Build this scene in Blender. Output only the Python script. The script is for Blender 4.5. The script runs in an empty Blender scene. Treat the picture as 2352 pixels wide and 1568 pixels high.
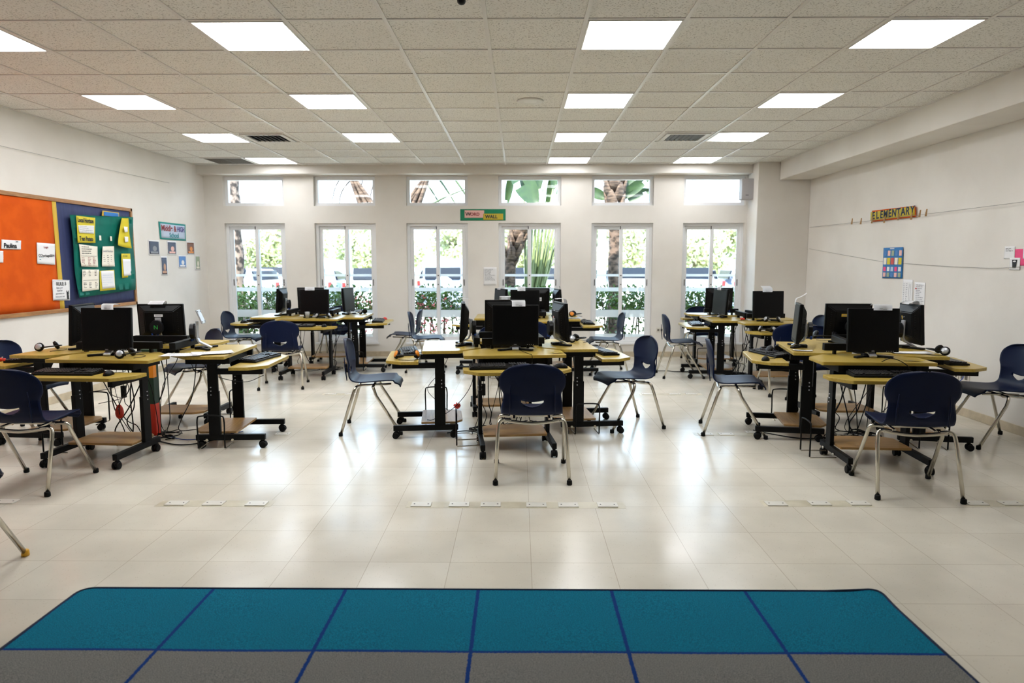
import bpy, bmesh, math, random
from mathutils import Vector, Matrix, Euler
random.seed(7)
S = bpy.context.scene
COL = S.collection
PI = math.pi
def R(d): return math.radians(d)

# ------------------------------------------------------------------ camera, light, exposure
cam_d = bpy.data.cameras.new('camera'); cam = bpy.data.objects.new('camera', cam_d); COL.objects.link(cam)
cam_d.sensor_width = 36.0; cam_d.lens = 1597.16 / 2352 * 36.0
cam.location = (0, 0, 1.457)
cam.rotation_euler = (R(90 - 6.40976), R(0.013), R(0.5839))
cam_d.clip_start = 0.05; cam_d.clip_end = 400
cam_d.dof.use_dof = True; cam_d.dof.focus_distance = 5.0; cam_d.dof.aperture_fstop = 2.4
S.camera = cam
S.view_settings.view_transform = 'Standard'; S.view_settings.look = 'None'
S.view_settings.gamma = 1.0; S.view_settings.use_curve_mapping = False
S.view_settings.exposure = 1.3
S.cycles.use_denoising = True
S.cycles.caustics_reflective = False; S.cycles.caustics_refractive = False
S.cycles.max_bounces = 8; S.cycles.diffuse_bounces = 5; S.cycles.transparent_max_bounces = 16
W = bpy.data.worlds.new('sky'); S.world = W; W.use_nodes = True
wn = W.node_tree.nodes; wl = W.node_tree.links
bg = wn['Background']; bg.inputs['Strength'].default_value = 3.7
tc = wn.new('ShaderNodeTexCoord'); sx = wn.new('ShaderNodeSeparateXYZ'); cr = wn.new('ShaderNodeValToRGB')
wl.new(tc.outputs['Generated'], sx.inputs[0]); wl.new(sx.outputs['Z'], cr.inputs[0]); wl.new(cr.outputs[0], bg.inputs['Color'])
cr.color_ramp.elements[0].color = (0.62, 0.80, 1, 1); cr.color_ramp.elements[1].color = (0.5, 0.72, 1, 1)
sun_d = bpy.data.lights.new('sun', 'SUN'); sun = bpy.data.objects.new('sun', sun_d); COL.objects.link(sun)
sun_d.energy = 7.5; sun_d.angle = R(0.6); sun_d.color = (1, 0.95, 0.86)
sun.rotation_euler = (R(38), R(-14), 0); sun.location = (0, -5, 20)
LAMP = 8.5                                                  # radiance of the ceiling diffusers

# ------------------------------------------------------------------ materials
def lin(h):
    h = h.lstrip('#'); o = []
    for i in (0, 2, 4):
        c = int(h[i:i+2], 16) / 255
        o.append(c/12.92 if c <= .04045 else ((c+.055)/1.055)**2.4)
    return (o[0], o[1], o[2], 1)
def mat(name, col, rough=.5, metal=0, spec=.5, coat=0, noise=None, bump=None, emit=None, sheen=0, trans=0):
    m = bpy.data.materials.new(name); m.use_nodes = True
    nt = m.node_tree; b = nt.nodes['Principled BSDF']
    c = lin(col) if isinstance(col, str) else col
    b.inputs['Base Color'].default_value = c
    b.inputs['Roughness'].default_value = rough; b.inputs['Metallic'].default_value = metal
    b.inputs['Specular IOR Level'].default_value = spec
    b.inputs['Coat Weight'].default_value = coat; b.inputs['Coat Roughness'].default_value = .1
    b.inputs['Sheen Weight'].default_value = sheen
    if trans: b.inputs['Transmission Weight'].default_value = trans
    if emit: b.inputs['Emission Color'].default_value = c; b.inputs['Emission Strength'].default_value = emit
    if noise or bump:
        t = nt.nodes.new('ShaderNodeTexCoord')
    if noise:                                                # (colour 2, scale, vector stretch, lo, hi)
        c2, sc, st, lo, hi = noise
        mp = nt.nodes.new('ShaderNodeMapping'); mp.inputs['Scale'].default_value = st
        n = nt.nodes.new('ShaderNodeTexNoise'); n.inputs['Scale'].default_value = sc; n.inputs['Detail'].default_value = 5
        r = nt.nodes.new('ShaderNodeValToRGB')
        r.color_ramp.elements[0].position = lo; r.color_ramp.elements[0].color = c
        r.color_ramp.elements[1].position = hi; r.color_ramp.elements[1].color = lin(c2)
        nt.links.new(t.outputs['Object'], mp.inputs[0]); nt.links.new(mp.outputs[0], n.inputs['Vector'])
        nt.links.new(n.outputs['Fac'], r.inputs[0]); nt.links.new(r.outputs[0], b.inputs['Base Color'])
    if bump:
        sc, st = bump
        n2 = nt.nodes.new('ShaderNodeTexNoise'); n2.inputs['Scale'].default_value = sc; n2.inputs['Detail'].default_value = 4
        bp = nt.nodes.new('ShaderNodeBump'); bp.inputs['Strength'].default_value = st; bp.inputs['Distance'].default_value = .01
        nt.links.new(t.outputs['Object'], n2.inputs['Vector']); nt.links.new(n2.outputs['Fac'], bp.inputs['Height'])
        nt.links.new(bp.outputs[0], b.inputs['Normal'])
    return m
M = {}
M['wall'] = mat('wall_paint', 'e4e0da', .75, noise=('dcd7d0', 1.2, (1, 1, 1), .4, .62), bump=(60, .03))
M['trimwall'] = mat('baseboard_tile', 'c9bba2', .35, noise=('bcae96', 14, (1, 1, 1), .4, .6))
M['white_alu'] = mat('white_aluminium', 'e9eaec', .35)
M['navy'] = mat('navy_plastic', (0.0010, 0.0056, 0.031, 1), .46, spec=.18, bump=(900, .06))
M['chrome'] = mat('chrome_tube', 'c9c4b8', .22, 1)
M['rubber'] = mat('black_rubber', '08080a', .6, spec=.2)
M['yrubber'] = mat('yellow_rubber', 'd9a21e', .5)
M['black_metal'] = mat('black_powder_coat', '060607', .5, spec=.18)
M['black_plastic'] = mat('black_plastic', '050506', .42, spec=.2)
M['dark_plastic'] = mat('dark_plastic', '0e0f12', .38, spec=.3)
M['screen'] = mat('screen_glass', '030304', .3, spec=.2)
M['silver'] = mat('silver_plastic', 'b9bcc2', .3, .4)
M['key'] = mat('key_plastic', '14151a', .33)
M['wood'] = mat('beech_laminate', 'b39a48', .3, noise=('a48b3d', 6, (1, 12, 12), .35, .65), spec=.35)
M['woodedge'] = mat('beech_shelf', 'b08a55', .42, noise=('9c784a', 6, (1, 12, 12), .35, .65))
M['paper'] = mat('white_paper', 'e8e8ea', .7)
M['paperw'] = mat('cream_paper', 'ece6d8', .7)
M['ink'] = mat('black_ink', '1d2024', .7)
M['grey_ink'] = mat('grey_ink', '8a8d95', .7)
M['red_ink'] = mat('red_ink', '8c2f34', .7)
M['orange'] = mat('orange_paper', 'd65a10', .8, spec=.15, noise=('cb510c', 5, (1, 1, 1), .4, .6), bump=(4, .6))
M['navy_paper'] = mat('navy_paper', '2c3763', .7, noise=('26305a', 40, (1, 1, .1), .4, .6), bump=(9, .5))
M['green_paper'] = mat('teal_paper', '06695c', .65, noise=('055c50', 5, (1, 1, 1), .4, .6), spec=.2, bump=(3, .25))
M['yellow_paper'] = mat('yellow_paper', 'd6c52a', .7)
M['strip_yellow'] = mat('yellow_border_paper', 'd8b23c', .7)
M['oak'] = mat('oak_frame', 'ad7d48', .5, noise=('8f6236', 8, (8, 1, 8), .35, .65))
M['sign_green'] = mat('green_card', '0c7f5a', .7); M['sign_teal'] = mat('teal_card', '1f8f8a', .7)
M['pale_blue'] = mat('pale_blue_paper', 'b9c7dc', .7); M['pink_pale'] = mat('pale_pink_paper', 'e8b8b0', .7)
M['olive_yellow'] = mat('mustard_paper', 'c2ad34', .7); M['hot_pink'] = mat('hot_pink_paper', 'ec4f84', .7)
M['blue'] = mat('blue_print', '1f6fae', .6); M['bright_blue'] = mat('bright_blue_card', '1f74c0', .6)
M['purple_ink'] = mat('purple_ink', '4b3a86', .7); M['teal_ink'] = mat('teal_ink', '15808c', .7); M['dark_blue_ink'] = mat('dark_blue_ink', '15263f', .7)
M['green_glow'] = mat('green_print', '27a03c', .6); M['amber'] = mat('amber_plastic', 'e58a1c', .4); M['red'] = mat('red_plastic', 'c8301e', .4)
M['skin_photo'] = mat('photo_tone', 'b98a6a', .5); M['photo_dark'] = mat('photo_dark', '2a3350', .5); M['photo_brown'] = mat('photo_brown', '6b3c20', .5)
M['photo_sky'] = mat('photo_sky', '3a78bd', .5); M['photo_green'] = mat('photo_green', '97a588', .5)
M['peg'] = mat('peg_wood', 'b08a5c', .6); M['string'] = mat('grey_string', '8f8d88', .8)
M['speaker_grey'] = mat('speaker_grey', 'a9a6a8', .55); M['vent_dark'] = mat('vent_dark', '1a1b1c', .6); M['vent_white'] = mat('vent_white', 'd3d0ca', .5)
M['louvre_grey'] = mat('louvre_grey', '5d5a55', .6); M['grille'] = mat('return_grille', '6c655c', .6)
M['cable'] = mat('black_cable', '060608', .5, spec=.25); M['cable_blue'] = mat('blue_cable', '1b3f8f', .5); M['cable_white'] = mat('white_cable', 'c9c8c4', .5)
M['plate'] = mat('floor_plate', 'd9d6cd', .3, spec=.5); M['socket'] = mat('socket_plastic', 'd6d1c6', .4)
M['paint_green'] = mat('painted_dark_green', '12301f', .5)
M['leaf'] = mat('hedge_leaf', '52701a', .5, noise=('33500f', 3, (1, 1, 1), .35, .65)); M['stem'] = mat('hedge_stem', '4a3826', .8)
M['blossom'] = mat('pink_blossom', 'e2787c', .6)
M['tree_leaf'] = mat('tree_leaf', 'b4ba98', .6, noise=('cdc9ac', .6, (1, 1, 1), .4, .65)); M['bark'] = mat('grey_bark', '9a8d82', .85, noise=('7a6c60', 6, (1, 1, .3), .4, .6))
M['palm_bark'] = mat('palm_bark', '6a564a', .9, noise=('31261f', 9, (1, 1, 1.6), .42, .58), bump=(20, .6))
M['mottled_bark'] = mat('mottled_bark', '7c695d', .9, noise=('2c221c', 11, (1, 1, .7), .45, .55), bump=(20, .5))
M['palm_boot'] = mat('palm_leaf_base', '6b5647', .85, noise=('3c2c23', 7, (1, 1, 5), .4, .6)); M['petiole'] = mat('palm_petiole', '4a5738', .5, noise=('344426', 8, (1, 1, .2), .4, .6))
M['big_leaf'] = mat('banana_leaf', '2c431a', .45, noise=('223816', 14, (1, 1, 1), .4, .6)); M['pale_petiole'] = mat('pale_palm_petiole', '8a9468', .5, noise=('5e6c42', 9, (2, 2, .1), .42, .58)); M['dry_stem'] = mat('dry_stem', '463a32', .8)
M['ground'] = mat('pale_pavement', 'c9c3b6', .8, noise=('b4ae9f', .5, (1, 1, 1), .4, .6)); M['lawn'] = mat('dry_lawn', 'a7a871', .9)
M['car_white'] = mat('white_car_paint', 'dfe4ea', .25, coat=.6); M['car_blue'] = mat('blue_car_paint', '33417c', .25, coat=.6); M['car_red'] = mat('red_car_paint', 'c0402e', .25, coat=.6)
M['car_silver'] = mat('silver_car_paint', 'a8b4cc', .25, coat=.6); M['car_glass'] = mat('car_window', '1d2129', .25, spec=.15); M['tail'] = mat('tail_lamp', '7d1c18', .3); M['tyre'] = mat('tyre', '1a1a1a', .8)
M['lamp_post'] = mat('lamp_post_paint', 'c8cad2', .5)

def nodes_of(name):
    m = bpy.data.materials.new(name); m.use_nodes = True; nt = m.node_tree; return m, nt, nt.nodes['Principled BSDF']
# polished floor tiles
m, nt, b = nodes_of('polished_floor_tile'); M['floor'] = m
t = nt.nodes.new('ShaderNodeTexCoord'); mp = nt.nodes.new('ShaderNodeMapping'); mp.inputs['Location'].default_value = (-.06, -2.868, 0)
br = nt.nodes.new('ShaderNodeTexBrick'); br.offset = 0; br.squash = 1
br.inputs['Scale'].default_value = 1; br.inputs['Brick Width'].default_value = .397; br.inputs['Row Height'].default_value = .398
br.inputs['Mortar Size'].default_value = .0016; br.inputs['Mortar Smooth'].default_value = .3; br.inputs['Bias'].default_value = 0
br.inputs['Color1'].default_value = lin('ddd7c9'); br.inputs['Color2'].default_value = lin('d7d0c1'); br.inputs['Mortar'].default_value = lin('b5aa97')
vo = nt.nodes.new('ShaderNodeTexVoronoi'); vo.inputs['Scale'].default_value = 55
rp = nt.nodes.new('ShaderNodeValToRGB'); rp.color_ramp.elements[0].position = .05; rp.color_ramp.elements[0].color = (.72, .67, .6, 1); rp.color_ramp.elements[1].position = .14; rp.color_ramp.elements[1].color = (1, 1, 1, 1)
n1 = nt.nodes.new('ShaderNodeTexNoise'); n1.inputs['Scale'].default_value = 2.2; n1.inputs['Detail'].default_value = 6
r1 = nt.nodes.new('ShaderNodeValToRGB'); r1.color_ramp.elements[0].position = .3; r1.color_ramp.elements[0].color = (.86, .86, .86, 1); r1.color_ramp.elements[1].position = .65; r1.color_ramp.elements[1].color = (1, 1, 1, 1)
x1 = nt.nodes.new('ShaderNodeMixRGB'); x1.blend_type = 'MULTIPLY'; x1.inputs[0].default_value = 1
x2 = nt.nodes.new('ShaderNodeMixRGB'); x2.blend_type = 'MULTIPLY'; x2.inputs[0].default_value = 1
L = nt.links.new
L(t.outputs['Object'], mp.inputs[0]); L(mp.outputs[0], br.inputs[0]); L(t.outputs['Object'], vo.inputs['Vector']); L(t.outputs['Object'], n1.inputs['Vector'])
L(vo.outputs['Distance'], rp.inputs[0]); L(n1.outputs['Fac'], r1.inputs[0]); L(br.outputs['Color'], x1.inputs[1]); L(rp.outputs[0], x1.inputs[2])
L(x1.outputs[0], x2.inputs[1]); L(r1.outputs[0], x2.inputs[2]); L(x2.outputs[0], b.inputs['Base Color'])
rr = nt.nodes.new('ShaderNodeMapRange'); rr.inputs[1].default_value = .3; rr.inputs[2].default_value = .7; rr.inputs[3].default_value = .15; rr.inputs[4].default_value = .25
L(n1.outputs['Fac'], rr.inputs[0]); L(rr.outputs[0], b.inputs['Roughness']); b.inputs['Specular IOR Level'].default_value = .32
n2 = nt.nodes.new('ShaderNodeTexNoise'); n2.inputs['Scale'].default_value = 5; bp = nt.nodes.new('ShaderNodeBump'); bp.inputs['Strength'].default_value = .035; bp.inputs['Distance'].default_value = .02
L(t.outputs['Object'], n2.inputs['Vector']); L(n2.outputs['Fac'], bp.inputs['Height']); L(bp.outputs[0], b.inputs['Normal'])
# acoustic ceiling tiles
m, nt, b = nodes_of('acoustic_tile'); M['tile'] = m
t = nt.nodes.new('ShaderNodeTexCoord'); n1 = nt.nodes.new('ShaderNodeTexNoise'); n1.inputs['Scale'].default_value = 90; n1.inputs['Detail'].default_value = 3
r1 = nt.nodes.new('ShaderNodeValToRGB'); r1.color_ramp.elements[0].position = .33; r1.color_ramp.elements[0].color = lin('aeaba4'); r1.color_ramp.elements[1].position = .45; r1.color_ramp.elements[1].color = lin('e6e4df')
nt.links.new(t.outputs['Object'], n1.inputs['Vector']); nt.links.new(n1.outputs['Fac'], r1.inputs[0]); nt.links.new(r1.outputs[0], b.inputs['Base Color']); b.inputs['Roughness'].default_value = .9
M['tbar'] = mat('ceiling_grid_white', 'd9d5d0', .4)
# ceiling lamp diffuser
m, nt, b = nodes_of('lit_diffuser'); M['diffuser'] = m
b.inputs['Base Color'].default_value = (.8, .8, .8, 1); b.inputs['Emission Color'].default_value = (.97, .985, 1, 1); b.inputs['Emission Strength'].default_value = LAMP
for k, f in enumerate((1.35, 1.2, 1.0, .62, .75)):                     # strengths balanced by hand: front rows raised, window row and right column dimmed
    M['diffuser_%d' % k] = q = m.copy(); q.node_tree.nodes['Principled BSDF'].inputs['Emission Strength'].default_value = LAMP*f
m, nt, b = nodes_of('half_dark_diffuser'); M['diffuser_half'] = m        # one tube of this lamp is dead
b.inputs['Base Color'].default_value = (.8, .8, .8, 1); b.inputs['Emission Color'].default_value = (.97, .985, 1, 1)
t = nt.nodes.new('ShaderNodeTexCoord'); sx = nt.nodes.new('ShaderNodeSeparateXYZ'); mr = nt.nodes.new('ShaderNodeMapRange')
mr.inputs[1].default_value = -.22; mr.inputs[2].default_value = .12; mr.inputs[3].default_value = .25; mr.inputs[4].default_value = LAMP
nt.links.new(t.outputs['Object'], sx.inputs[0]); nt.links.new(sx.outputs['X'], mr.inputs[0]); nt.links.new(mr.outputs[0], b.inputs['Emission Strength'])
# window glass: thin pane, see-through with a faint reflection
m, nt, b = nodes_of('window_glass'); M['glass'] = m
tr = nt.nodes.new('ShaderNodeBsdfTransparent'); gl = nt.nodes.new('ShaderNodeBsdfGlossy'); gl.inputs['Roughness'].default_value = .02
fr = nt.nodes.new('ShaderNodeFresnel'); fr.inputs['IOR'].default_value = 1.3; mx = nt.nodes.new('ShaderNodeMixShader')
tr.inputs['Color'].default_value = (.95, .97, .96, 1)
nt.links.new(fr.outputs[0], mx.inputs[0]); nt.links.new(tr.outputs[0], mx.inputs[1]); nt.links.new(gl.outputs[0], mx.inputs[2]); nt.links.new(mx.outputs[0], nt.nodes['Material Output'].inputs[0])
# frosted safety film
m, nt, b = nodes_of('frosted_film'); M['film'] = m
tl = nt.nodes.new('ShaderNodeBsdfTranslucent'); tl.inputs['Color'].default_value = (.9, .92, .92, 1); df = nt.nodes.new('ShaderNodeBsdfDiffuse'); df.inputs['Color'].default_value = (.85, .86, .85, 1)
tr = nt.nodes.new('ShaderNodeBsdfTransparent'); mx = nt.nodes.new('ShaderNodeMixShader'); mx.inputs[0].default_value = .45; mx2 = nt.nodes.new('ShaderNodeMixShader'); mx2.inputs[0].default_value = .25
nt.links.new(tl.outputs[0], mx.inputs[1]); nt.links.new(df.outputs[0], mx.inputs[2]); nt.links.new(mx.outputs[0], mx2.inputs[1]); nt.links.new(tr.outputs[0], mx2.inputs[2]); nt.links.new(mx2.outputs[0], nt.nodes['Material Output'].inputs[0])
# rug with coloured squares
def rug_mat():
    m, nt, b = nodes_of('square_pattern_rug'); L = nt.links.new
    t = nt.nodes.new('ShaderNodeTexCoord'); sx = nt.nodes.new('ShaderNodeSeparateXYZ'); L(t.outputs['Object'], sx.inputs[0])
    nz = nt.nodes.new('ShaderNodeTexNoise'); nz.inputs['Scale'].default_value = 120; nz.inputs['Detail'].default_value = 4; L(t.outputs['Object'], nz.inputs['Vector'])
    def math_(op, a, v=None, b2=None):
        n = nt.nodes.new('ShaderNodeMath'); n.operation = op
        for i, q in enumerate((a, v, b2)):
            if q is None: continue
            if isinstance(q, (int, float)): n.inputs[i].default_value = q
            else: L(q, n.inputs[i])
        return n.outputs[0]
    wob = math_('MULTIPLY', math_('SUBTRACT', nz.outputs['Fac'], .5), .012)
    x = math_('ADD', sx.outputs['X'], wob); y = math_('ADD', sx.outputs['Y'], wob)
    lx = math_('ABSOLUTE', math_('SUBTRACT', math_('PINGPONG', x, .2965), 0))
    ly = math_('ABSOLUTE', math_('PINGPONG', y, .25))
    line = math_('MAXIMUM', math_('LESS_THAN', lx, .0075), math_('LESS_THAN', ly, .0075))
    row = math_('FLOOR', math_('DIVIDE', math_('MULTIPLY', sx.outputs['Y'], -1), .5)); odd = math_('MODULO', row, 2)
    nl = nt.nodes.new('ShaderNodeTexNoise'); nl.inputs['Scale'].default_value = 260; nl.inputs['Detail'].default_value = 2; L(t.outputs['Object'], nl.inputs['Vector'])
    def shade(c1, c2):
        r = nt.nodes.new('ShaderNodeValToRGB'); r.color_ramp.elements[0].position = .32; r.color_ramp.elements[1].position = .68
        r.color_ramp.elements[0].color = lin(c1); r.color_ramp.elements[1].color = lin(c2); L(nl.outputs['Fac'], r.inputs[0]); return r.outputs[0]
    teal = shade('00506a', '007e9c'); grey = shade('5c5d5c', '8b8a85')
    a = nt.nodes.new('ShaderNodeMixRGB'); L(odd, a.inputs[0]); L(teal, a.inputs[1]); L(grey, a.inputs[2])
    c = nt.nodes.new('ShaderNodeMixRGB'); L(line, c.inputs[0]); L(a.outputs[0], c.inputs[1]); c.inputs[2].default_value = lin('0d3578')
    L(c.outputs[0], b.inputs['Base Color']); b.inputs['Roughness'].default_value = .95; b.inputs['Specular IOR Level'].default_value = .1; b.inputs['Sheen Weight'].default_value = .02
    bp = nt.nodes.new('ShaderNodeBump'); bp.inputs['Strength'].default_value = .5; bp.inputs['Distance'].default_value = .006; L(nl.outputs['Fac'], bp.inputs['Height']); L(bp.outputs[0], b.inputs['Normal'])
    return m
M['rug'] = rug_mat()

# ------------------------------------------------------------------ geometry helpers
class G:
    """collects shapes; build() links them as ONE mesh object"""
    def __init__(s): s.bm = bmesh.new(); s.mi = 0
    def _tag(s, faces):
        for f in faces: f.material_index = s.mi
    def box(s, c, d, bev=0, rot=None, seg=2):
        b = bmesh.new(); bmesh.ops.create_cube(b, size=1)
        bmesh.ops.scale(b, vec=d, verts=b.verts)
        if bev: bmesh.ops.bevel(b, geom=b.edges[:], offset=bev, segments=seg, affect='EDGES', profile=.6)
        m = Matrix.Translation(c) @ (rot.to_matrix().to_4x4() if rot else Matrix())
        return s.merge(b, m)
    def merge(s, b, m=None):
        if m is not None: b.transform(m)
        vm = {}
        for v in b.verts: vm[v] = s.bm.verts.new(v.co)
        for f in b.faces:
            try: nf = s.bm.faces.new([vm[v] for v in f.verts]); nf.material_index = s.mi; nf.smooth = f.smooth
            except ValueError: pass
        b.free(); return s
    def prism(s, poly, z0, z1, bev=0, m=None):
        b = bmesh.new()
        lo = [b.verts.new((p[0], p[1], z0)) for p in poly]; hi = [b.verts.new((p[0], p[1], z1)) for p in poly]
        n = len(poly); b.faces.new(lo[::-1]); b.faces.new(hi)
        for i in range(n): b.faces.new((lo[i], lo[(i+1) % n], hi[(i+1) % n], hi[i]))
        bmesh.ops.recalc_face_normals(b, faces=b.faces)
        if bev: bmesh.ops.bevel(b, geom=b.edges[:], offset=bev, segments=2, affect='EDGES', profile=.6)
        return s.merge(b, m)
    def tube(s, pts, r, n=8, caps=True, flat=None):
        pts = [Vector(p) for p in pts]; rr = r if isinstance(r, (list, tuple)) else [r]*len(pts)
        rings = []; prev = None
        for i, p in enumerate(pts):
            d = (pts[min(i+1, len(pts)-1)] - pts[max(i-1, 0)])
            if d.length < 1e-9: d = Vector((0, 0, 1))
            d.normalize()
            if prev is None:
                a = Vector((0, 0, 1)) if abs(d.z) < .9 else Vector((1, 0, 0))
                u = a.cross(d).normalized()
            else: u = (prev - d * prev.dot(d)).normalized()
            prev = u; v = d.cross(u); fx, fy = (flat or (1, 1))
            rings.append([s.bm.verts.new(p + (u*math.cos(2*PI*k/n)*fx + v*math.sin(2*PI*k/n)*fy)*rr[i]) for k in range(n)])
        for a, b2 in zip(rings, rings[1:]):
            for k in range(n):
                f = s.bm.faces.new((a[k], a[(k+1) % n], b2[(k+1) % n], b2[k])); f.smooth = True; f.material_index = s.mi
        if caps:
            for q in (rings[0][::-1], rings[-1]):
                f = s.bm.faces.new(q); f.material_index = s.mi
        return s
    def lathe(s, prof, n=16, m=None):
        b = bmesh.new(); rings = []
        for r, z in prof: rings.append([b.verts.new((max(r, 1e-4)*math.cos(2*PI*k/n), max(r, 1e-4)*math.sin(2*PI*k/n), z)) for k in range(n)])
        for a, c in zip(rings, rings[1:]):
            for k in range(n): f = b.faces.new((a[k], a[(k+1) % n], c[(k+1) % n], c[k])); f.smooth = True
        b.faces.new(rings[0][::-1]); b.faces.new(rings[-1])
        return s.merge(b, m)
    def ball(s, c, d, sub=2, rot=None):
        b = bmesh.new(); bmesh.ops.create_icosphere(b, subdivisions=sub, radius=.5)
        for f in b.faces: f.smooth = True
        m = Matrix.Translation(c) @ (rot.to_matrix().to_4x4() if rot else Matrix()) @ Matrix.Diagonal((*d, 1))
        return s.merge(b, m)
    def quad(s, a, b, c, d):
        f = s.bm.faces.new([s.bm.verts.new(p) for p in (a, b, c, d)]); f.material_index = s.mi; return s
    def build(s, name, mats, parent=None, loc=None, rot=None):
        me = bpy.data.meshes.new(name); bmesh.ops.recalc_face_normals(s.bm, faces=s.bm.faces); s.bm.to_mesh(me); s.bm.free()
        for q in (mats if isinstance(mats, (list, tuple)) else [mats]): me.materials.append(M[q] if isinstance(q, str) else q)
        o = bpy.data.objects.new(name, me); COL.objects.link(o)
        if parent is not None: o.parent = parent
        if loc is not None: o.location = loc
        if rot is not None: o.rotation_euler = rot
        return o
def spline(pts, n=8):
    P = [Vector(p) for p in pts]; P = [P[0]*2-P[1]] + P + [P[-1]*2-P[-2]]; out = []
    for i in range(1, len(P)-2):
        for k in range(n):
            t = k/n; a, b, c, d = P[i-1:i+3]
            out.append(.5*((2*b)+(c-a)*t+(2*a-5*b+4*c-d)*t*t+(3*b-a-3*c+d)*t**3))
    return out + [P[-2]]
def thing(name, label, cat, loc=(0, 0, 0), rz=0, group=None):
    o = bpy.data.objects.new(name, None); COL.objects.link(o); o.empty_display_size = .1
    o.location = loc; o.rotation_euler = (0, 0, rz); return tag(o, label, cat, group)
def tag(o, label, cat, group=None, kind=None):
    o['label'] = label; o['category'] = cat
    if group: o['group'] = group
    if kind: o['kind'] = kind
    return o
def struct(o): o['kind'] = 'structure'; return o
def dup(root, loc=None, rz=None, label=None, group=None):
    def cp(o, parent):
        c = o.copy(); COL.objects.link(c)
        if parent is not None: c.parent = parent
        for ch in o.children: cp(ch, c)
        return c
    r = cp(root, None)
    if loc is not None: r.location = loc
    if rz is not None: r.rotation_euler = (0, 0, rz)
    if label: r['label'] = label
    if group: r['group'] = group
    return r
def text_mesh(name, s, size, mt, parent=None, m=None, depth=.0006, sx=1.0, align='CENTER', bold=0.0):
    c = bpy.data.curves.new(name, 'FONT'); c.body = s; c.size = size; c.extrude = depth; c.offset = bold*size; c.align_x = align; c.align_y = 'CENTER'
    o = bpy.data.objects.new(name, c); COL.objects.link(o)
    me = bpy.data.meshes.new_from_object(o.evaluated_get(bpy.context.evaluated_depsgraph_get()))
    bpy.data.objects.remove(o); bpy.data.curves.remove(c)
    me.transform(Matrix.Diagonal((sx, 1, 1, 1)))
    if m is not None: me.transform(m)
    me.materials.clear(); me.materials.append(M[mt])
    q = bpy.data.objects.new(name, me); COL.objects.link(q)
    if parent is not None: q.parent = parent
    return q
# frames of a wall: local x to the right as seen from the room, local y up, local z out into the room
def wall_m(side, a, z, off=0.0):
    if side == 'L': return Matrix(((0, 0, 1, -4.87+off), (1, 0, 0, a), (0, 1, 0, z), (0, 0, 0, 1)))
    if side == 'R': return Matrix(((0, 0, -1, 4.27-off), (-1, 0, 0, a), (0, 1, 0, z), (0, 0, 0, 1)))
    return Matrix(((1, 0, 0, a), (0, 0, -1, 10.87-off), (0, 1, 0, z), (0, 0, 0, 1)))
def sheet(name, corners, mt, parent=None, m=None, th=.0012, z0=0.0, curl=0.0, nx=10, ny=6, wav=0.0, origin=None):
    """thin paper: four corners (x,y) TL TR BR BL in a wall frame, optional curl of the edges and waviness"""
    tl, tr, b_r, bl = [Vector((c[0], c[1], 0)) for c in corners]; b = bmesh.new(); rows = {0: [], 1: []}
    ph = random.random()*6
    for side in (0, 1):
        for j in range(ny+1):
            row = []
            for i in range(nx+1):
                u, v = i/nx, j/ny; p = (tl*(1-u)+tr*u)*(1-v)+(bl*(1-u)+b_r*u)*v
                z = z0 + curl*(abs(2*u-1)**2.5 + .7*v**3) + wav*(1+math.sin(u*9+ph+v*3)*math.cos(v*5+ph))*.5
                row.append(b.verts.new((p.x, p.y, z + side*th)))
            rows[side].append(row)
    for side in (0, 1):
        for j in range(ny):
            for i in range(nx):
                q = [rows[side][j][i], rows[side][j+1][i], rows[side][j+1][i+1], rows[side][j][i+1]]
                f = b.faces.new(q if side else q[::-1]); f.smooth = True
    edge = [(0, i) for i in range(nx)] + [(j, nx) for j in range(ny)] + [(ny, i) for i in range(nx, 0, -1)] + [(j, 0) for j in range(ny, 0, -1)]
    for k in range(len(edge)):
        a, c = edge[k], edge[(k+1) % len(edge)]
        b.faces.new((rows[1][a[0]][a[1]], rows[1][c[0]][c[1]], rows[0][c[0]][c[1]], rows[0][a[0]][a[1]]))
    g = G(); g.merge(b, m); return g.build(name, mt, parent)
def lines_on(name, x0, x1, y0, y1, n, mt, parent, m, z=.002, h=.006, ragged=.5):
    g = G()
    for i in range(n):
        y = y0 + (y1-y0)*i/max(n-1, 1); xe = x1 - (x1-x0)*random.random()*ragged; x = x0
        while x < xe - .004:
            w = min(random.uniform(.012, .04), xe-x); g.box((x+w/2, y, z), (w, h*random.uniform(.7, 1.1), .0006)); x += w + .007
    for v in g.bm.verts: v.co = m @ v.co
    return g.build(name, mt, parent)

# ------------------------------------------------------------------ room shell
XL, XR, YB, YR, ZC = -4.87, 4.27, 10.87, -2.6, 2.93
g = G(); g.box((-.3, 4.2, -.05), (9.6, 13.9, .1)); struct(g.build('floor', 'floor'))
g = G(); g.box((-.3, 4.2, ZC+.06), (9.6, 13.9, .12)); ceiling = struct(g.build('ceiling', 'tile'))
g = G()
for c in range(-8, 8):
    x = -.2057 + .61*c
    if XL < x < 3.81: g.box((x, 4.1, ZC-.0035), (.026, 13.4, .007))
for r in range(-12, 11):
    y = 4.4047 + .61*r
    if YR < y < 10.66: g.box((-.53, y, ZC-.003), (8.68, .022, .006))
g.box((XL+.012, 4.1, ZC-.004), (.024, 13.4, .008)); g.box((3.80, 4.1, ZC-.004), (.024, 13.4, .008)); g.box((-.5, 10.65, ZC-.004), (8.7, .024, .008))
g.build('ceiling_grid', 'tbar', ceiling)
g = G(); g.box((XL-.1, 4.2, 1.5), (.2, 13.9, 3.2)); struct(g.build('wall_left', 'wall'))
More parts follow.
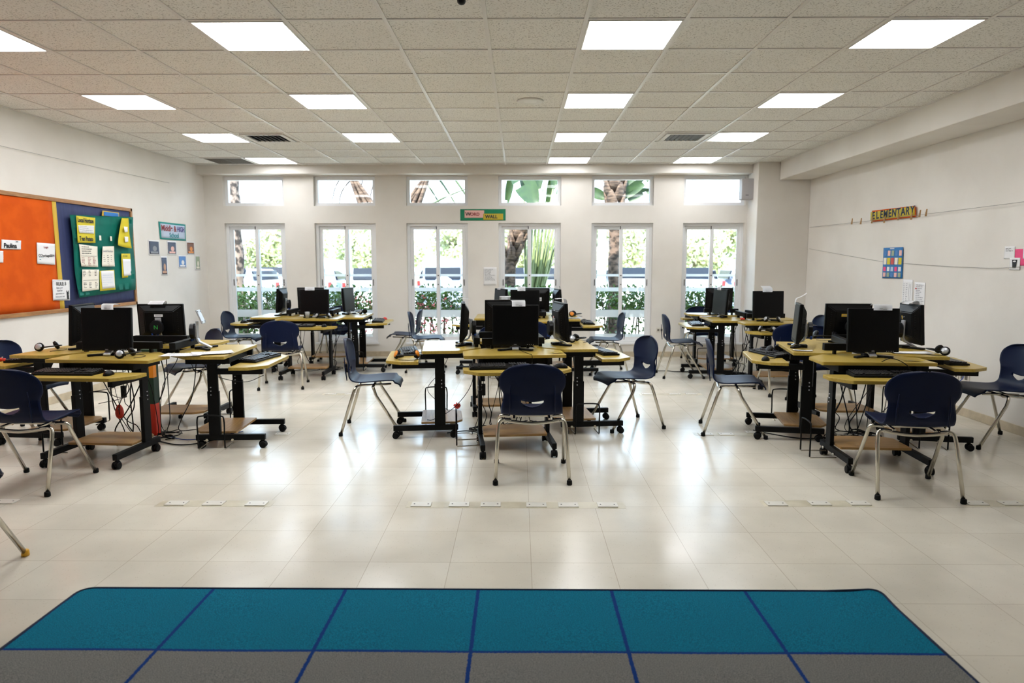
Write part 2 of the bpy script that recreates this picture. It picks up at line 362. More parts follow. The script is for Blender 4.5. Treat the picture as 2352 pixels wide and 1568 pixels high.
g = G(); g.box((XR+.1, 4.2, 1.5), (.2, 13.9, 3.2)); struct(g.build('wall_right', 'wall'))
g = G(); g.box((-.3, YR-.1, 1.5), (9.6, .2, 3.2)); struct(g.build('wall_rear', 'wall'))
WX = [(-4.57, -3.63), (-3.17, -2.22), (-1.742, -.794), (-.32, .643), (1.116, 2.066), (2.524, 3.471)]
WZ0, WZ1, UZ0, UZ1 = .208, 2.075, 2.34, 2.786
g = G(); xs = [-5.07] + [q for w in WX for q in w] + [4.47]
for i in range(0, len(xs), 2): g.box(((xs[i]+xs[i+1])/2, YB+.1, 1.5), (xs[i+1]-xs[i], .2, 3.2))
for a, b_ in WX:
    for z0, z1 in ((-.1, WZ0), (WZ1, UZ0), (UZ1, 3.1)): g.box(((a+b_)/2, YB+.1, (z0+z1)/2), (b_-a, .2, z1-z0))
struct(g.build('wall_back', 'wall'))
g = G(); g.box((-.685, 10.765, 2.865), (8.37, .21, .13), .006); struct(g.build('trim_1', 'wall'))                # shallow beam over the windows
g = G(); g.box((4.04, 3.9, 2.80), (.46, 13.0, .26), .008); struct(g.build('trim_2', 'wall'))                     # deep beam along the right wall
g = G(); g.box((3.885, 10.645, 1.465), (.77, .45, 2.93), .008); struct(g.build('trim_3', 'wall'))                # corner pillar
def base(name, c, d):
    g = G(); g.box(c, d, .004); struct(g.build(name, 'trimwall'))
base('baseboard_back', (-.685, YB-.006, .04), (8.37, .012, .08)); base('baseboard_left', (XL+.006, 4.1, .04), (.012, 13.4, .08))
base('baseboard_right', (XR-.006, 3.9, .04), (.012, 13.0, .08)); base('baseboard_pillar', (3.885, 10.414, .04), (.77, .012, .08))

def frame_box(g, x0, x1, z0, z1, y, w, d):
    g.box(((x0+x1)/2, y, z0+w/2), (x1-x0, d, w), .004); g.box(((x0+x1)/2, y, z1-w/2), (x1-x0, d, w), .004)
    g.box((x0+w/2, y, (z0+z1)/2), (w, d, z1-z0-2*w+.004), .004); g.box((x1-w/2, y, (z0+z1)/2), (w, d, z1-z0-2*w+.004), .004)
for i, (a, b_) in enumerate(WX):
    e = bpy.data.objects.new('window_%d' % (i+1), None); COL.objects.link(e); e.location = (a, YB, WZ0); struct(e)
    w, h = b_-a, WZ1-WZ0
    g = G(); frame_box(g, 0, w, 0, h, .11, .045, .1); g.box((w/2, -.012, .0), (w+.06, .05, .03), .004); g.build('window_frame', 'white_alu', e)
    for k in (0, 1):
        x0, x1 = (.04, w/2+.03) if k == 0 else (w/2-.03, w-.04); y = .12 if k == 0 else .085
        g = G(); frame_box(g, x0, x1, .04, h-.04, y, .055, .028); s_ = g.build('sash', 'white_alu', e)
        g = G(); g.box(((x0+x1)/2, y, h/2), (x1-x0-.1, .005, h-.18)); g.build('pane', 'glass', s_)
        g = G()
        for z0, z1 in ((1.252, 1.291), (1.018, 1.08), (.612, .729), (.28, .35)):
            g.box(((x0+x1)/2, y-.004, (z0+z1)/2-WZ0), (x1-x0-.108, .001, z1-z0))
        g.build('frosted_band', 'film', s_)
        g = G(); g.box((.068 if k == 0 else w-.068, y-.016, .95), (.012, .008, .1), .002); g.build('latch', 'black_plastic', s_)
    g = G()
    for z in (.92, 1.06): g.lathe([(.009, 0), (.009, .006), (.004, .008)], 10, Matrix.Translation((w/2, .071, z)) @ Matrix.Rotation(PI/2, 4, 'X'))
    g.box((w/2-.02, .075, h-.065), (.012, .012, .05)); g.build('sash_lock', 'dark_plastic', e)
    e = bpy.data.objects.new('window_%d' % (i+7), None); COL.objects.link(e); e.location = (a, YB, UZ0); struct(e); h = UZ1-UZ0
    g = G(); frame_box(g, 0, w, 0, h, .11, .05, .08); g.build('window_frame', 'white_alu', e)
    g = G(); g.box((w/2, .11, h/2), (w-.09, .005, h-.09)); g.build('pane', 'glass', e)

# ------------------------------------------------------------------ ceiling fittings
def cell(c, r): return (-.2057+.61*(c+.5), 4.4047+.61*(r+.5), ZC)
def lamp(c, r, label, half=False, k=0):
    t = thing('ceiling_light', label, 'ceiling light', cell(c, r), 0, 'square light panels in the ceiling')
    g = G(); frame_box(g, -.292, .292, -.292, .292, 0, .014, .01)
    for v in g.bm.verts: v.co = Vector((v.co.x, v.co.z, v.co.y - .006))
    g.build('frame', 'tbar', t)
    g = G(); g.box((0, 0, -.006), (.56, .56, .006)); g.build('diffuser', 'diffuser_half' if half else 'diffuser_%d' % k, t)
cn = {-6: 'column nearest the left wall', -3: 'second column from the left wall', 1: 'third column from the left wall', 4: 'column nearest the right beam'}
rn = {0: 'square ceiling lamp, row nearest the viewer,', 3: 'square ceiling lamp, second row,', 6: 'square ceiling lamp, third row,', 9: 'square ceiling lamp, row by the windows,'}
for r in (0, 3, 6, 9):
    for c in (-6, -3, 1, 4):
        if (r, c) == (9, -3): continue
        if (r, c) == (6, 4): lamp(c, r, 'ceiling panel with one dim dead half, right beside a black air vent', True)
        else: lamp(c, r, rn[r] + ' ' + cn[c], False, 4 if c == 4 and r < 6 else r//3)
def vent(c, r, label):
    t = thing('air_vent', label, 'air vent', cell(c, r), 0, 'black slatted ceiling vents')
    g = G(); frame_box(g, -.25, .25, -.25, .25, 0, .05, .016)
    for v in g.bm.verts: v.co = Vector((v.co.x, v.co.z, v.co.y - .008))
    g.build('frame', 'vent_white', t)
    g = G(); g.box((0, 0, -.003), (.42, .42, .004)); g.build('duct_opening', 'vent_dark', t)
    g = G()
    for k in range(7): g.box((-.17+k*.056, .0, -.012), (.028, .4, .003), 0, Euler((0, R(38), 0)))
    g.build('louvre', 'louvre_grey', t)
vent(-5, 6, 'black slatted air vent right of a light panel near the left wall')
vent(3, 6, 'black slatted air vent left of the half dead light panel')
t = thing('return_grille', 'brown return air grille beside the light panel in the far left corner', 'air grille', cell(-7, 9))
g = G(); frame_box(g, -.3, .3, -.3, .3, 0, .03, .014)
for v in g.bm.verts: v.co = Vector((v.co.x, v.co.z, v.co.y - .007))
g.build('frame', 'tbar', t)
g = G(); g.box((0, 0, -.004), (.54, .54, .004)); [g.box((0, -.25+k*.025, -.009), (.53, .008, .006)) for k in range(21)]; g.box((0, 0, -.011), (.014, .54, .004)); g.build('grille', 'grille', t)
t = thing('ceiling_speaker', 'flat white round speaker disc set in a ceiling tile', 'speaker', cell(0, 3))
g = G(); g.lathe([(.118, 0), (.122, -.004), (.112, -.012), (.098, -.012)], 36); g.build('rim', 'vent_white', t)
g = G(); g.lathe([(.1, -.004), (.098, -.009), (.06, -.012), (.001, -.013)], 36); g.build('mesh_cover', 'tbar', t)
t = thing('dome_camera', 'small black dome camera hanging from the ceiling above the middle of the room', 'camera', (-.318, 4.0, ZC))
g = G(); g.lathe([(.03, 0), (.032, -.01), (.02, -.022), (.014, -.03)], 20); g.build('mount', 'black_plastic', t)
g = G(); g.ball((0, 0, -.042), (.05, .05, .045), 2); g.build('dome', 'dark_plastic', t)

# ------------------------------------------------------------------ desk
def smooth_poly(pts, r=.012, n=3):
    out = []; k = len(pts)
    for i in range(k):
        p, a, b_ = Vector(pts[i]), Vector(pts[i-1]), Vector(pts[(i+1) % k]); da = (a-p).normalized()*r; db = (b_-p).normalized()*r
        for j in range(n+1):
            t = j/n; out.append(((p+da)*(1-t)**2 + p*2*t*(1-t) + (p+db)*t*t)[:2])
    return out
def make_desk():
    t = thing('computer_desk', '', 'computer desk', (0, 0, 0), 0, 'six-sided computer desks on castors')
    top = smooth_poly([(-.4, 0), (.4, 0), (.4, .29), (.2, .49), (-.2, .49), (-.4, .29)])
    g = G(); g.prism(top, .725, .75, .003); g.build('desktop', 'wood', t)
    tray = smooth_poly([(-.41, -.03), (.41, -.03), (.41, -.17), (.3, -.3), (-.3, -.3), (-.41, -.17)])
    g = G(); g.prism(tray, .64, .665, .003); g.build('keyboard_tray', 'wood', t)
    g = G()
    for x in (-.27, .27):
        g.box((x, .17, .7), (.035, .34, .05), .003); g.box((x, -.07, .615), (.035, .36, .045), .003)
        g.prism([(0, 0), (.12, 0), (0, -.14)], -.002, .002, 0, Matrix.Translation((x*.93, .17, .68)) @ Matrix.Rotation(R(90), 4, 'X') @ Matrix.Rotation(0 if x < 0 else PI, 4, 'Y'))
    g.box((0, .2, .695), (.54, .03, .05), .003); g.box((0, .05, .695), (.54, .02, .05), .003); g.box((0, -.1, .625), (.54, .025, .03), .003)
    g.build('support_frame', 'black_metal', t)
    for x in (-.27, .27):
        g = G(); g.box((x, .14, .28), (.03, .09, .36), .004); g.box((x, .14, .57), (.024, .078, .26), .004)
        g.mi = 1
        for z in (.4, .43, .46): g.lathe([(.005, 0), (.005, .0335)], 8, Matrix.Translation((x-.01675, .155, z+.03)) @ Matrix.Rotation(PI/2, 4, 'Y'))  # silver discs stand in for light showing through the tube's holes
        g.build('leg', ['black_metal', 'silver'], t)
        g = G(); g.box((x, .02, .088), (.035, .54, .045), .004); fb = g.build('foot_bar', 'black_metal', t)
        for y in (-.22, .26):
            g = G(); g.lathe([(.008, .05), (.008, .07)], 10, Matrix.Translation((x, y, 0)))
            for sx_ in (-.017, .017): g.lathe([(.02, -.007), (.0265, -.005), (.0265, .005), (.02, .007)], 18, Matrix.Translation((x+sx_, y-.012, .0265)) @ Matrix.Rotation(PI/2, 4, 'Y'))
            g.lathe([(.028, -.01), (.03, 0), (.028, .01)], 16, Matrix.Translation((x, y-.006, .034)) @ Matrix.Rotation(PI/2, 4, 'Y'))
            g.build('castor', 'rubber', t)
    g = G(); g.prism(smooth_poly([(-.25, -.02), (.25, -.02), (.25, .27), (.17, .33), (-.17, .33), (-.25, .27)]), .112, .13, .003); g.build('lower_shelf', 'woodedge', t)
    g = G(); g.box((0, .455, .808), (.47, .05, .056), .004)
    for x in (-.15, .15): g.box((x, .455, .765), (.02, .03, .034))
    g.build('cable_raceway', 'black_metal', t)
    g = G(); x0 = -.29
    hoop = [(x0-.17, -.0, .05)] + spline([(x0-.17, .0, .13), (x0-.17, .0, .27), (x0-.17, .03, .3), (x0-.17, .17, .3), (x0-.17, .2, .27), (x0-.17, .2, .13)], 5) + [(x0-.17, .2, .05)]
    g.tube(hoop, .006, 8); g.mi = 1
    for y in (0, .2): g.tube([(x0-.17, y, .05), (x0-.165, y, .04), (x0+.02, y, .045)], .005, 8); g.lathe([(.011, 0), (.011, .01)], 10, Matrix.Translation((x0-.008, y, .07)) @ Matrix.Rotation(PI/2, 4, 'Y'))
    g.build('computer_cradle', ['black_metal', 'chrome'], t)
    return t
desk0 = make_desk(); used = []
def first_or_dup(proto, key, loc, rz, label, group=None):
    if key not in used:
        used.append(key); o = proto; o.location = loc; o.rotation_euler = (0, 0, rz); o['label'] = label
        if group: o['group'] = group
        return o
    return dup(proto, loc, rz, label, group)
ISL = {'A': 'island by the pinboard', 'B': 'far left island', 'C': 'central island', 'D': 'far middle island', 'E': 'corner pillar island', 'F': 'island below the ELEMENTARY banner'}
SIDE = {'f': 'nearest the rug,', 'l': 'facing the pinboard wall,', 'r': 'facing the banner wall,', 'k': 'facing the windows,'}
DESKS = {'Af': (-3.12, 5.045, 266.3), 'Al': (-3.94, 5.71, 177), 'Ar': (-2.28, 5.65, 3), 'Ak': (-3.1, 6.42, 90),
 'Bf': (-2.72, 8.82, 270), 'Bl': (-3.56, 9.5, 182), 'Br': (-2.07, 9.52, 2), 'Bk': (-2.75, 10.22, 90),
 'Cf': (-.027, 5.337, 276.2), 'Cl': (-.83, 5.98, 186.2), 'Cr': (.618, 6.14, 6.2), 'Ck': (-.18, 6.79, 96.2),
 'Df': (.1, 8.5, 270), 'Dl': (-.58, 9.35, 180), 'Dr': (.78, 9.2, 0), 'Dk': (.12, 9.98, 90),
 'Ef': (3.07, 8.22, 270), 'El': (2.42, 9.02, 177), 'Er': (3.52, 9.15, 0), 'Ek': (2.78, 10.05, 90),
 'Ff': (2.59, 4.965, 266.4), 'Fl': (2.265, 5.925, 169.5), 'Fr': (3.34, 5.65, 350), 'Fk': (3.0, 6.55, 90)}
for k, (x, y, h) in DESKS.items():
    first_or_dup(desk0, 'desk', (x, y, 0), R(h-270), 'beech computer desk %s %s' % (SIDE[k[1]], ISL[k[0]]))
def on_desk(k, lx, ly, z=.75):
    x, y, h = DESKS[k]; a = R(h-270); return (x+lx*math.cos(a)-ly*math.sin(a), y+lx*math.sin(a)+ly*math.cos(a), z)

# ------------------------------------------------------------------ chair
def make_chair(foot='rubber', shellmat='navy'):
    t = thing('school_chair', '', 'chair', (0, 0, 0), 0, 'navy plastic school chairs')
    # side profile (y forward+, z) and half width along it; chair faces +Y
    key = [(.245, .405, .15), (.235, .43, .178), (.19, .447, .2), (.1, .447, .208), (0, .44, .21), (-.09, .436, .208), (-.15, .447, .205), (-.185, .48, .202), (-.2, .52, .2), (-.21, .57, .194), (-.214, .6, .193), (-.217, .622, .204), (-.22, .648, .217), (-.226, .69, .221), (-.231, .725, .212), (-.237, .757, .187), (-.242, .783, .145), (-.246, .799, .09), (-.247, .806, .03)]
    prof = spline([Vector((k[0], k[1], k[2])) for k in key], 4); NV = 26; b = bmesh.new(); rows = []
    for p in prof:
        row = []
        for j in range(NV+1):
            v = 2*j/NV-1; x = v*p.z; back = max(0, min(1, (p.y-.45)/.15)); seat = 1-back
            row.append(b.verts.new((x, p.x + back*.035*v*v, p.y + seat*(.012*v*v) - (.02*v*v if p.x > .2 else 0))))
        rows.append(row)
    b.verts.ensure_lookup_table()
    def inside(x, z):                                              # smile shaped hand hole
        if abs(x) > .08: return False
        lo = .51 + .036*(x/.08)**2; hi = .548 + .012*(x/.08)**2; return lo < z < hi
    for a, c in zip(rows, rows[1:]):
        for j in range(NV):
            q = (a[j], a[j+1], c[j+1], c[j]); cx = sum(v.co.x for v in q)/4; cz = sum(v.co.z for v in q)/4; cy = sum(v.co.y for v in q)/4
            if cy < -.15 and inside(cx, cz): continue
            f = b.faces.new(q); f.smooth = True
    for v in b.verts:                                              # pull the rim of the hole onto its outline
        if v.co.y < -.15 and v.is_boundary and abs(v.co.x) < .1 and .48 < v.co.z < .58:
            x = max(-.08, min(.08, v.co.x)); lo = .51+.036*(x/.08)**2; hi = .548+.012*(x/.08)**2
            v.co.x = x; v.co.z = lo if abs(v.co.z-lo) < abs(v.co.z-hi) else hi
    bmesh.ops.recalc_face_normals(b, faces=b.faces)
    r = bmesh.ops.solidify(b, geom=b.faces[:], thickness=.009)
    for f in b.faces: f.smooth = True
    g = G(); g.merge(b)
    for x in (-.15, .15):                                          # moulded ribs on the back
        g.tube([(x, -.215+.012, .46), (x, -.226+.012, .56), (x*.97, -.236+.014, .66)], [.004, .006, .003], 6)
    g.build('shell', shellmat, t)
    for sx_ in (-1, 1):
        for fy in (-1, 1):
            yb = -.12 if fy < 0 else .02
            pts = spline([(sx_*.14, yb, .405), (sx_*.19, yb, .41), (sx_*.22, yb+fy*.01, .396), (sx_*.229, yb+fy*.03, .34)], 4) + [(sx_*.245, fy*.252, .012)]
            g = G(); g.tube(pts, .0125, 10); leg = g.build('leg', 'chrome', t)
            g = G(); g.lathe([(.014, 0), (.0185, .004), (.0175, .028), (.0145, .032)], 12, Matrix.Translation((sx_*.245, fy*.252, 0))); g.build('foot_cap', foot, leg)
    g = G(); g.tube(spline([(-.19, -.12, .41), (-.12, -.122, .396), (0, -.124, .386), (.12, -.122, .396), (.19, -.12, .41)], 4), .0125, 10); g.build('rear_crossbar', 'chrome', t)
    g = G(); g.tube([(-.19, .02, .41), (.19, .02, .41)], .0115, 8)
    for x in (-.12, .12): g.tube([(x, -.12, .412), (x, .17, .422)], .009, 8)
    g.build('seat_frame', 'chrome', t)
    return t
chair0 = make_chair()
def chair(x, y, h, label): return first_or_dup(chair0, 'chair', (x, y, 0), R(h-90), label)
chair(.085, 4.72, 91, 'navy chair with its back to us, centred in front of the central island')
chair(-1.285, 6.03, 5.5, 'navy chair in side view, left of the central island on open floor')
chair(.967, 6.2, 198, 'navy chair in side view, right of the central island, smile hole showing')
chair(-.2, 7.2, 276, 'navy chair behind the central island, seen under its desktops')
chair(1.86, 5.98, -12, 'navy chair in side view, drawn up to the left of the banner island')
chair(2.504, 4.414, 81.5, 'navy chair with its back to us, before the island under the banner')
chair(3.87, 5.63, 180, 'navy chair between the banner island and the right wall, smile hole showing')
chair(3.1, 7.1, 268, 'navy chair behind the island under the banner, its seat below the desktop')
chair(-3.21, 4.46, 90, 'navy chair with its back to us, before the island by the pinboard')
chair(-4.22, 5.85, 0, 'navy chair cut by the left frame edge below the orange pinboard paper')
chair(-3.2, 6.78, 225, 'navy chair turned at an angle behind the pinboard island desks')
chair(-3.82, 9.5, 0, 'navy chair beside the first window, facing the far left island')
chair(-2.8, 8.155, 100, 'navy chair with its back to us, before the far left island')
chair(-2.75, 10.5, 270, 'navy chair by the second window, behind the far left island')
chair(-1.62, 9.9, 180, 'navy chair facing left, back to back with another below the third window')
chair(-1.27, 9.42, 3, 'navy chair facing right, back to back with another below the third window')
chair(.12, 8.15, 90, 'navy chair between the central and the far middle island, mostly hidden')
chair(1.17, 9.25, 183, 'navy chair facing left in front of the palm trunk window')
chair(2.09, 8.98, 0, 'navy chair beside the wall socket, facing the pillar island')
chair(2.99, 7.78, 90, 'navy chair before the pillar island, back partly behind the banner island')
chair(2.75, 10.42, 270, 'navy chair behind the pillar island, against the last window')
chair(3.63, 8.85, 180, 'pale lit navy chair near the right wall, past the banner island monitors')
yc = make_chair('yrubber'); yc.location = (-2.72, 3.07, 0); yc.rotation_euler = (0, 0, 0)
yc['label'] = 'chair with yellow foot caps, only a leg in frame at the left edge'; yc.name = 'school_chair'

# ------------------------------------------------------------------ monitors
def make_monitor(w=.375, h=.33, client=False, logo=True, panel=True, mark=False, tilt=4):
    t = thing('monitor', '', 'monitor', (0, 0, 0), 0, 'black flat monitors on the desks')
    T = Matrix.Translation((0, .0, .2)) @ Matrix.Rotation(R(-tilt), 4, 'X') @ Matrix.Translation((0, 0, -.2)) ; zc = .04+h/2
    if panel:
        g = G(); g.box((0, -.02, zc), (w, .03, h), .006)
        b = bmesh.new(); bmesh.ops.create_cube(b, size=1)
        for v in b.verts:
            k = v.co.y > 0; v.co = Vector((v.co.x*w*(.62 if k else .96), (.034 if k else -.006), zc + v.co.z*h*(.6 if k else .95)))
        bmesh.ops.bevel(b, geom=b.edges[:], offset=.006, segments=2, affect='EDGES'); g.merge(b)
        for i in range(9):
            for s_ in (-1, 1): g.box((s_*w*.37, .0155, zc-.08+i*.02), (.02, .01, .003))
        for v in g.bm.verts: v.co = T @ v.co
        g.build('housing', 'black_plastic', t)
        g = G(); g.box((0, -.0355, zc+.006), (w-.034, .002, h-.048))
        for v in g.bm.verts: v.co = T @ v.co
        g.build('screen', 'screen', t)
        if logo:
            text_mesh('maker_logo', 'DELL', .011, 'silver', t, T @ Matrix.Translation((0, -.0358, .049)) @ Matrix.Rotation(PI/2, 4, 'X'))
            g = G()
            for k in range(4): g.box((w*.26+k*.016, -.0358, .049), (.005, .002, .004))
            for v in g.bm.verts: v.co = T @ v.co
            g.build('buttons', 'silver', t)
    else:
        g = G(); g.box((0, -.01, .27), (.1, .012, .12), .004)
        for x in (-.042, .042):
            for z in (.225, .315): g.box((x, -.018, z), (.012, .01, .012), .002)
        for v in g.bm.verts: v.co = Matrix.Translation((0, 0, .2)) @ Matrix.Rotation(R(-22), 4, 'X') @ Matrix.Translation((0, 0, -.2)) @ v.co
        g.build('mounting_plate', 'silver', t)
    g = G()
    pts = [(0, -.055, .012), (0, .035, .06), (0, .05, .09), (0, .048, .23)]
    for (p, q) in zip(pts, pts[1:]):
        d = Vector(q)-Vector(p); a = math.atan2(d.z, d.y); g.box((Vector(p)+Vector(q))/2, (.052, d.length+.006, .013), .003, Euler((a, 0, 0)))
    g.build('neck', 'silver', t)
    g = G(); g.box((0, .035, .012), (.09, .06, .022), .005)
    for s_ in (-1, 1): g.box((s_*.075, -.02, .009), (.16, .034, .016), .006, Euler((0, 0, s_*R(-38))))
    g.build('base', 'black_plastic', t)
    if client:
        g = G(); oc = [(.06*math.cos(R(22.5+45*k)), .068*math.sin(R(22.5+45*k))) for k in range(8)]
        g.prism(smooth_poly(oc, .012, 2), 0, .034, .004, Matrix.Translation((0, .1, .15)) @ Matrix.Rotation(PI/2, 4, 'X')); c = g.build('thin_client', 'dark_plastic', t)
        g = G(); g.box((0, .062, .15), (.02, .03, .1), .003); g.build('client_bracket', 'silver', c)
        if mark: text_mesh('maker_logo', 'N', .05, 'green_glow', c, Matrix.Translation((0, .1008, .15)) @ Matrix.Rotation(PI, 4, 'Z') @ Matrix.Rotation(PI/2, 4, 'X'))
        g = G(); g.box((.035, .09, .085), (.014, .016, .03), .003); g.build('blue_plug', 'cable_blue', c)
        g = G(); g.box((-.01, .09, .08), (.016, .014, .026), .003); g.build('blue_plug', 'cable_blue', c)
    return t
mon = make_monitor(); monc = make_monitor(client=True); monn = make_monitor(.4, .31, True, True, True, True); monq = make_monitor(.375, .33, True, True, True, True); mons = make_monitor(client=True, panel=False)
def monitor(kind, x, y, h, label, z=.75):
    p = {'p': mon, 'c': monc, 'n': monn, 'q': monq, 's': mons}[kind]; return first_or_dup(p, 'mon'+kind, (x, y, z), R(h-270), label)
monitor('p', -.03, 5.66, 271, 'black monitor with a folded paper on top, frontmost on the central island')
monitor('c', -.475, 6.02, 185, 'monitor seen edge-on at the left end of the central island')
monitor('c', .35, 6.04, 12, 'monitor with stickers on its back, right end of the central island')
monitor('c', -.13, 6.44, 94, 'monitor seen from behind, close behind the frontmost central one')
monitor('c', -.23, 9.3, 205, 'monitor turned half away at the left of the far middle island')
monitor('p', .075, 8.93, 270, 'dark monitor facing us on the far middle island, behind the central monitors')
monitor('p', .23, 9.55, 90, 'monitor back with a small white label, rear of the far middle island')
monitor('p', .5, 9.25, 8, 'thin edge-on monitor at the right of the far middle island')
monitor('c', -3.24, 9.5, 182, 'monitor seen edge-on at the left of the far left island')
monitor('p', -2.67, 9.08, 270, 'dark monitor facing us on the island before the second window')
monitor('p', -2.93, 9.75, 90, 'monitor top showing behind the one facing us before the second window')
monitor('p', -2.4, 9.68, 352, 'monitor with grey screen half turned right, before the second window')
monitor('c', 2.66, 9.15, 191, 'monitor with grey screen turned left, on the pillar island')
monitor('p', 2.76, 9.62, 90, 'monitor back in front of the last window on the pillar island')
monitor('p', 3.05, 8.57, 270, 'dark monitor facing us against the corner pillar')
monitor('c', 2.38, 5.9, 164, 'edge-on monitor with glinting screen at the left of the banner island')
monitor('n', 2.93, 6.2, 86, 'wide monitor seen from behind at the rear of the banner island')
monitor('p', 2.66, 5.25, 267, 'dark monitor facing us in front on the banner island')
monitor('q', 3.27, 5.84, 355, 'monitor with yellow tape on its back, right on the banner island')
monitor('c', -3.63, 5.75, 187, 'monitor seen from behind at the left of the pinboard island')
monitor('p', -3.16, 5.3, 273, 'dark monitor facing us in front of the navy pinboard paper')
an = dup(monn, (-3.18, 6.12, .75), R(93-270), 'wide monitor back with white strip label below the middle school photos')
monitor('s', -2.62, 5.72, 10, 'bare monitor stand without a screen beside loose papers')

# ------------------------------------------------------------------ keyboards, mice, headsets
def make_keyboard():
    t = thing('keyboard', '', 'keyboard', (0, 0, 0), 0, 'black keyboards on the trays')
    g = G(); g.prism([(-.075, .0), (.075, .0), (.075, .028), (-.075, .016)], -.222, .222, .004, Matrix.Rotation(PI/2, 4, 'Z') @ Matrix.Rotation(PI/2, 4, 'X'))
    for v in g.bm.verts: v.co = Vector((v.co.x, v.co.y, v.co.z))
    g.build('case', 'black_plastic', t)
    for part_, x0, n in (('letter_keys', -.205, 14), ('navigation_keys', .088, 3), ('arrow_keys', .088, 3), ('number_pad', .152, 4)):
        g = G()
        for r in range(6):
            y = -.052 + r*.0205 + (.006 if r == 5 else 0); z = .021+.012*(y+.075)/.15
            if r == 0 and n == 14:
                for x, w in ((-.198, .024), (-.168, .022), (-.09, .1), (-.02, .022), (.008, .022), (.036, .024)): g.box((x, y, z), (w, .016, .008), .0015, None, 1)
                continue
            if n == 3 and (r == 2 or (r > 2) == (part_ == 'arrow_keys')): continue
            for c in ((1,) if n == 3 and r == 1 else range(n)): g.box((x0+c*.0192, y, z), (.016, .016, .008), .0015, None, 1)
        g.build(part_, 'key', t)
    g = G(); g.tube(spline([(.1, .075, .012), (.1, .11, .006), (.16, .14, .004), (.2, .12, .004)], 5), .002, 6); g.build('lead', 'cable', t)
    return t
kb0 = make_keyboard()
def keyboard(k, lx, ly, rot, label, z=.665):
    x, y, z = on_desk(k, lx, ly, z); return first_or_dup(kb0, 'kb', (x, y, z), R(DESKS[k][2]-270+rot), label)
def make_mouse(body='black_plastic'):
    t = thing('mouse', '', 'mouse', (0, 0, 0), 0, 'computer mice on the trays')
    b = bmesh.new(); bmesh.ops.create_uvsphere(b, u_segments=18, v_segments=12, radius=1)
    for v in b.verts:
        z = v.co.z; v.co = Vector((v.co.x*(.031-.004*v.co.y), v.co.y*.058, max(z, -.05)*.034*(1-.25*v.co.y) + .002))
    for f in b.faces: f.smooth = True
    g = G(); g.merge(b); g.build('body', body, t)
    g = G(); g.lathe([(.006, -.004), (.0075, 0), (.006, .004)], 12, Matrix.Translation((0, .028, .026)) @ Matrix.Rotation(PI/2, 4, 'Y')); g.build('scroll_wheel', 'silver', t)
    g = G(); g.tube(spline([(0, .056, .01), (.01, .09, .004), (.05, .13, .003), (.03, .19, .003)], 5), .0018, 6); g.build('lead', 'cable', t)
    return t
ms0 = make_mouse(); msr = make_mouse('red')
def mouse(k, lx, ly, rot, label, red=False, z=.665):
    p = on_desk(k, lx, ly, z); return first_or_dup(msr if red else ms0, 'msr' if red else 'ms', p, R(DESKS[k][2]-270+rot), label)
KL = 'black keyboard on the tray %s %s'
def kl(k): return KL % (SIDE[k[1]], ISL[k[0]])
for k, lx, ly, rot in (('Af', -.12, -.13, 2), ('Ar', .06, -.13, -10), ('Al', .02, -.12, 4), ('Bf', -.08, -.13, 0), ('Bl', -.12, -.14, 0), ('Br', -.02, -.14, 5), ('Cf', -.14, -.1, 0), ('Cl', -.2, -.13, 6), ('Cr', .02, -.13, 8), ('Dr', .02, -.13, 0), ('Dl', .05, -.13, 0),
                       ('Ef', .06, -.1, 0), ('El', .02, -.13, -4), ('Ff', -.02, -.09, 0), ('Fl', -.1, -.1, 22), ('Fr', -.02, -.11, 6)):
    keyboard(k, lx, ly, rot, kl(k))
ML = {'Af': 'black mouse on the front tray of the pinboard island', 'Cf': 'black mouse right of the front chair back on the central tray', 'Cr': 'black mouse behind the keyboard on the right central tray', 'Cl': 'black mouse beside the orange headphones on the left central tray',
      'Fl': 'black mouse at the near end of the left banner island tray', 'Ff': 'black mouse just showing over the chair before the banner island', 'Bf': 'black mouse on the front tray before the second window', 'Bl': 'black mouse on the tray beside the first window', 'Dr': 'black mouse on the right tray of the far middle island', 'Ek': 'black mouse on the rearmost tray near the last window'}
for k, lx, ly, rot in (('Af', .2, -.15, 10), ('Cf', .33, -.12, 75), ('Cr', .33, -.12, 10), ('Cl', .1, -.2, 60), ('Fl', .28, -.19, 70), ('Ff', .3, -.1, 0), ('Bf', .27, -.13, 0), ('Bl', .22, -.14, 60), ('Dr', .3, -.1, 30), ('Ek', .3, -.15, 40)): mouse(k, lx, ly, rot, ML[k])
mouse('Br', .28, -.17, 60, 'red topped mouse beside the keyboard on the tray before the second window', True)
hm = dup(msr, (-3.14, 5.34, .3), 0, 'red mouse dangling by its lead under the pinboard island', 'computer mice on the trays'); hm.rotation_euler = (R(90), 0, R(20))
